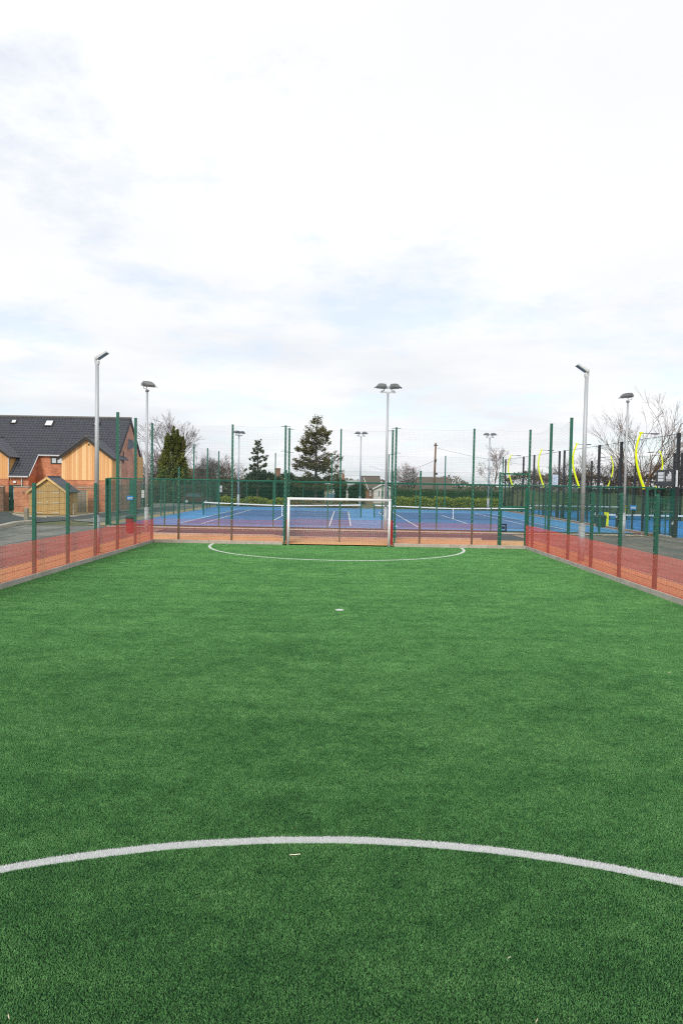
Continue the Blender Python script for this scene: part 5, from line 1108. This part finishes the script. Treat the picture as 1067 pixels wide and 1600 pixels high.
leaf_mass('laurel_hedge', 'brownish sparse shrubs low behind the goal crossbar', 'hedge', X(456, Y), X(560, Y), Y, Y + 1.2, wavy(Z(500, 785, Y), .16, 1.5, 2.2), 'laurelbrown', 1700, (.12, .26), 54, upw=.7, corem='brush')
EV = 'dark evergreen shrubs behind the courts'
for i, (a, e, pt, Y, m) in enumerate(((322, 384, 747, 93, 'brush'), (378, 432, 738, 93, 'shrub'), (424, 472, 742, 95, 'shrub'), (462, 506, 746, 96, 'shrub'), (524, 540, 750, 95, 'shrub'), (545, 570, 757, 101, 'shrub'), (296, 330, 752, 92, 'brush'))):
    xa, xb = X(a, Y), X(e, Y); xc = (xa + xb) / 2; hw_ = (xb - xa) / 2; ht = Z((a + e) / 2, pt, Y)
    lab = ['mixed brown green shrub bank left of the far lamp mast', 'dark evergreen shrub under the small spruce', 'dark evergreen shrub between the spruce and the tallest conifer', 'dark evergreen shrub under the tallest conifer', 'dark evergreen shrub just right of the tallest conifer trunk', 'small dark evergreen bush left of the brown roofed bungalow', 'brown shrub beside the dark red car'][i]
    leaf_mass('evergreen_shrub', lab, 'shrub', xa, xb, Y, Y + 2.6, (lambda xc, hw_, ht, ph: lambda q: ht * (1 - .30 * min(1, abs(q - xc) / hw_) ** 3) + .16 * math.sin(q * 2.6 + ph) + .1 * math.sin(q * 6.3 + ph))(xc, hw_, ht, i * 1.3), m, 6500, (.12, .32), 60 + i, EV, corem=m)
Y = 89.5
leaf_mass('beech_hedge', 'brown leafed hedge along the lane behind the left court fence', 'hedge', X(205, Y), X(318, Y), Y + 2, Y + 3.6, wavy(Z(260, 759, Y), .10, 1.3, .5), 'beech', 15000, (.09, .2), 71, corem='beech')
leaf_mass('evergreen_shrub', 'low dark green bush on the lane verge behind the left lamp mast', 'shrub', X(214, 76), X(234, 76), 76, 77.2, wavy(Z(224, 783, 76), .08, 2.5), 'shrub', 1500, (.1, .22), 72, EV)
# grass bank and far tree line
def far_wood():
    rng = np.random.default_rng(81); n = 26000; xs = rng.uniform(-240, 330, n); hh = 4.2 + 2.2 * np.sin(xs * .051) + 1.4 * np.sin(xs * .17 + 1) + 1.0 * np.sin(xs * .43 + 2); v = rng.uniform(0, 1, n) ** .8; cen = np.stack([xs, 265 + rng.uniform(0, 14, n), np.maximum(.1, hh) * v * .85], 1)
    V, F = leaf_quads(cen, rng.normal(size=(n, 3)) + np.array([0, 0, 1.2]), rng.uniform(.7, 2.0, n), rng.uniform(.2, .7, n), rng); o = np_mesh('distant_woodland', V, F, 'brush', kind='stuff'); o['label'] = 'low brown strip of far off bare woodland along the horizon'; o['category'] = 'woodland'
far_wood()
def grass_bank():
    nx, ny = 60, 14; x0, x1 = X(790, 92), X(1250, 92); V = []; F = []
    for i in range(nx + 1):
        for j in range(ny + 1):
            x = x0 + (x1 - x0) * i / nx; y = 91 + 32 * j / ny; u = min(1, max(0, (y - 91) / 12)); e = min(1, i / 8); e = e * e * (3 - 2 * e)
            V.append((x, y, -.065 + (2.25 + .25 * math.sin(x * .23) + .12 * math.sin(x * .9 + y)) * e * u * u * (3 - 2 * u)))
    for i in range(nx):
        for j in range(ny): a = i * (ny + 1) + j; F.append((a, a + ny + 1, a + ny + 2, a + 1))
    b = MB(); b.add(V, F); struct(b.build('grass_bank', 'field', None, True))
grass_bank()
def brush_bank():
    Y = 104; leaf_mass('thicket', 'long brown bramble thicket under the bare trees behind the padel courts', 'thicket', X(790, Y), X(1140, Y), Y, Y + 4, wavy(Z(1000, 746, Y), .35, .7, .3), 'brush', 14000, (.12, .45), 82, upw=.8, core=False)
brush_bank()

# litter on the turf and leaf litter at the fence foot
for i, (px, py, s, a, lab) in enumerate(((461, 1336, .042, .05, 'small pale dry leaf on the turf just inside the near white curve'), (795, 1497, .014, .6, 'tiny pale scrap on the turf at the lower right of the near curve'), (463, 1293, .016, .9, 'tiny brown scrap on the turf just beyond the near white curve'), (14, 1590, .022, 2.2, 'pale thin scrap on the turf at the bottom left corner'), (838, 1596, .018, .9, 'pale thin scrap on the turf at the bottom edge right of centre'), (1045, 1051, .03, .2, 'small white scrap on the turf near the right edge'))):
    q = G(px, py, .03); b = MB(); u = Vector((math.cos(a), math.sin(a), .05)); v = Vector((-math.sin(a), math.cos(a), .0)); V = []; 
    for k in range(7): f = -1 + k / 3; w_ = .13 * (1 - f * f) + .02; V += [q + u * s * f + v * s * w_ + Vector((0, 0, .004 + .006 * f * f)), q + u * s * f + Vector((0, 0, .0)), q + u * s * f - v * s * w_ + Vector((0, 0, .004 + .006 * f * f))]
    F = [(3 * k + j, 3 * k + 3 + j, 3 * k + 4 + j, 3 * k + 1 + j) for k in range(6) for j in (0, 1)]; b.add(V, F); tag(b.build('dry_leaf', 'paleleaf' if i != 2 else 'barkorange'), lab, 'leaf', 'litter lying on the turf')
rng = np.random.default_rng(90); n = 1500
xs = np.concatenate([rng.uniform(11, 20, n // 2), rng.uniform(-10, 9, n // 2)]); ys_ = np.concatenate([43.4 - rng.exponential(.5, n // 2), 41.9 + rng.exponential(.25, n // 2)])
V, F = leaf_quads(np.stack([xs, ys_, rng.uniform(.0, .03, n)], 1), rng.normal(size=(n, 3)) * np.array([1, 1, .15]), rng.uniform(.05, .1, n), rng.uniform(.03, .06, n), rng); o = np_mesh('leaf_litter', V, F, 'deadleaf', kind='stuff'); o['label'] = 'scattered brown dead leaves along the foot of the court fence'; o['category'] = 'leaf litter'
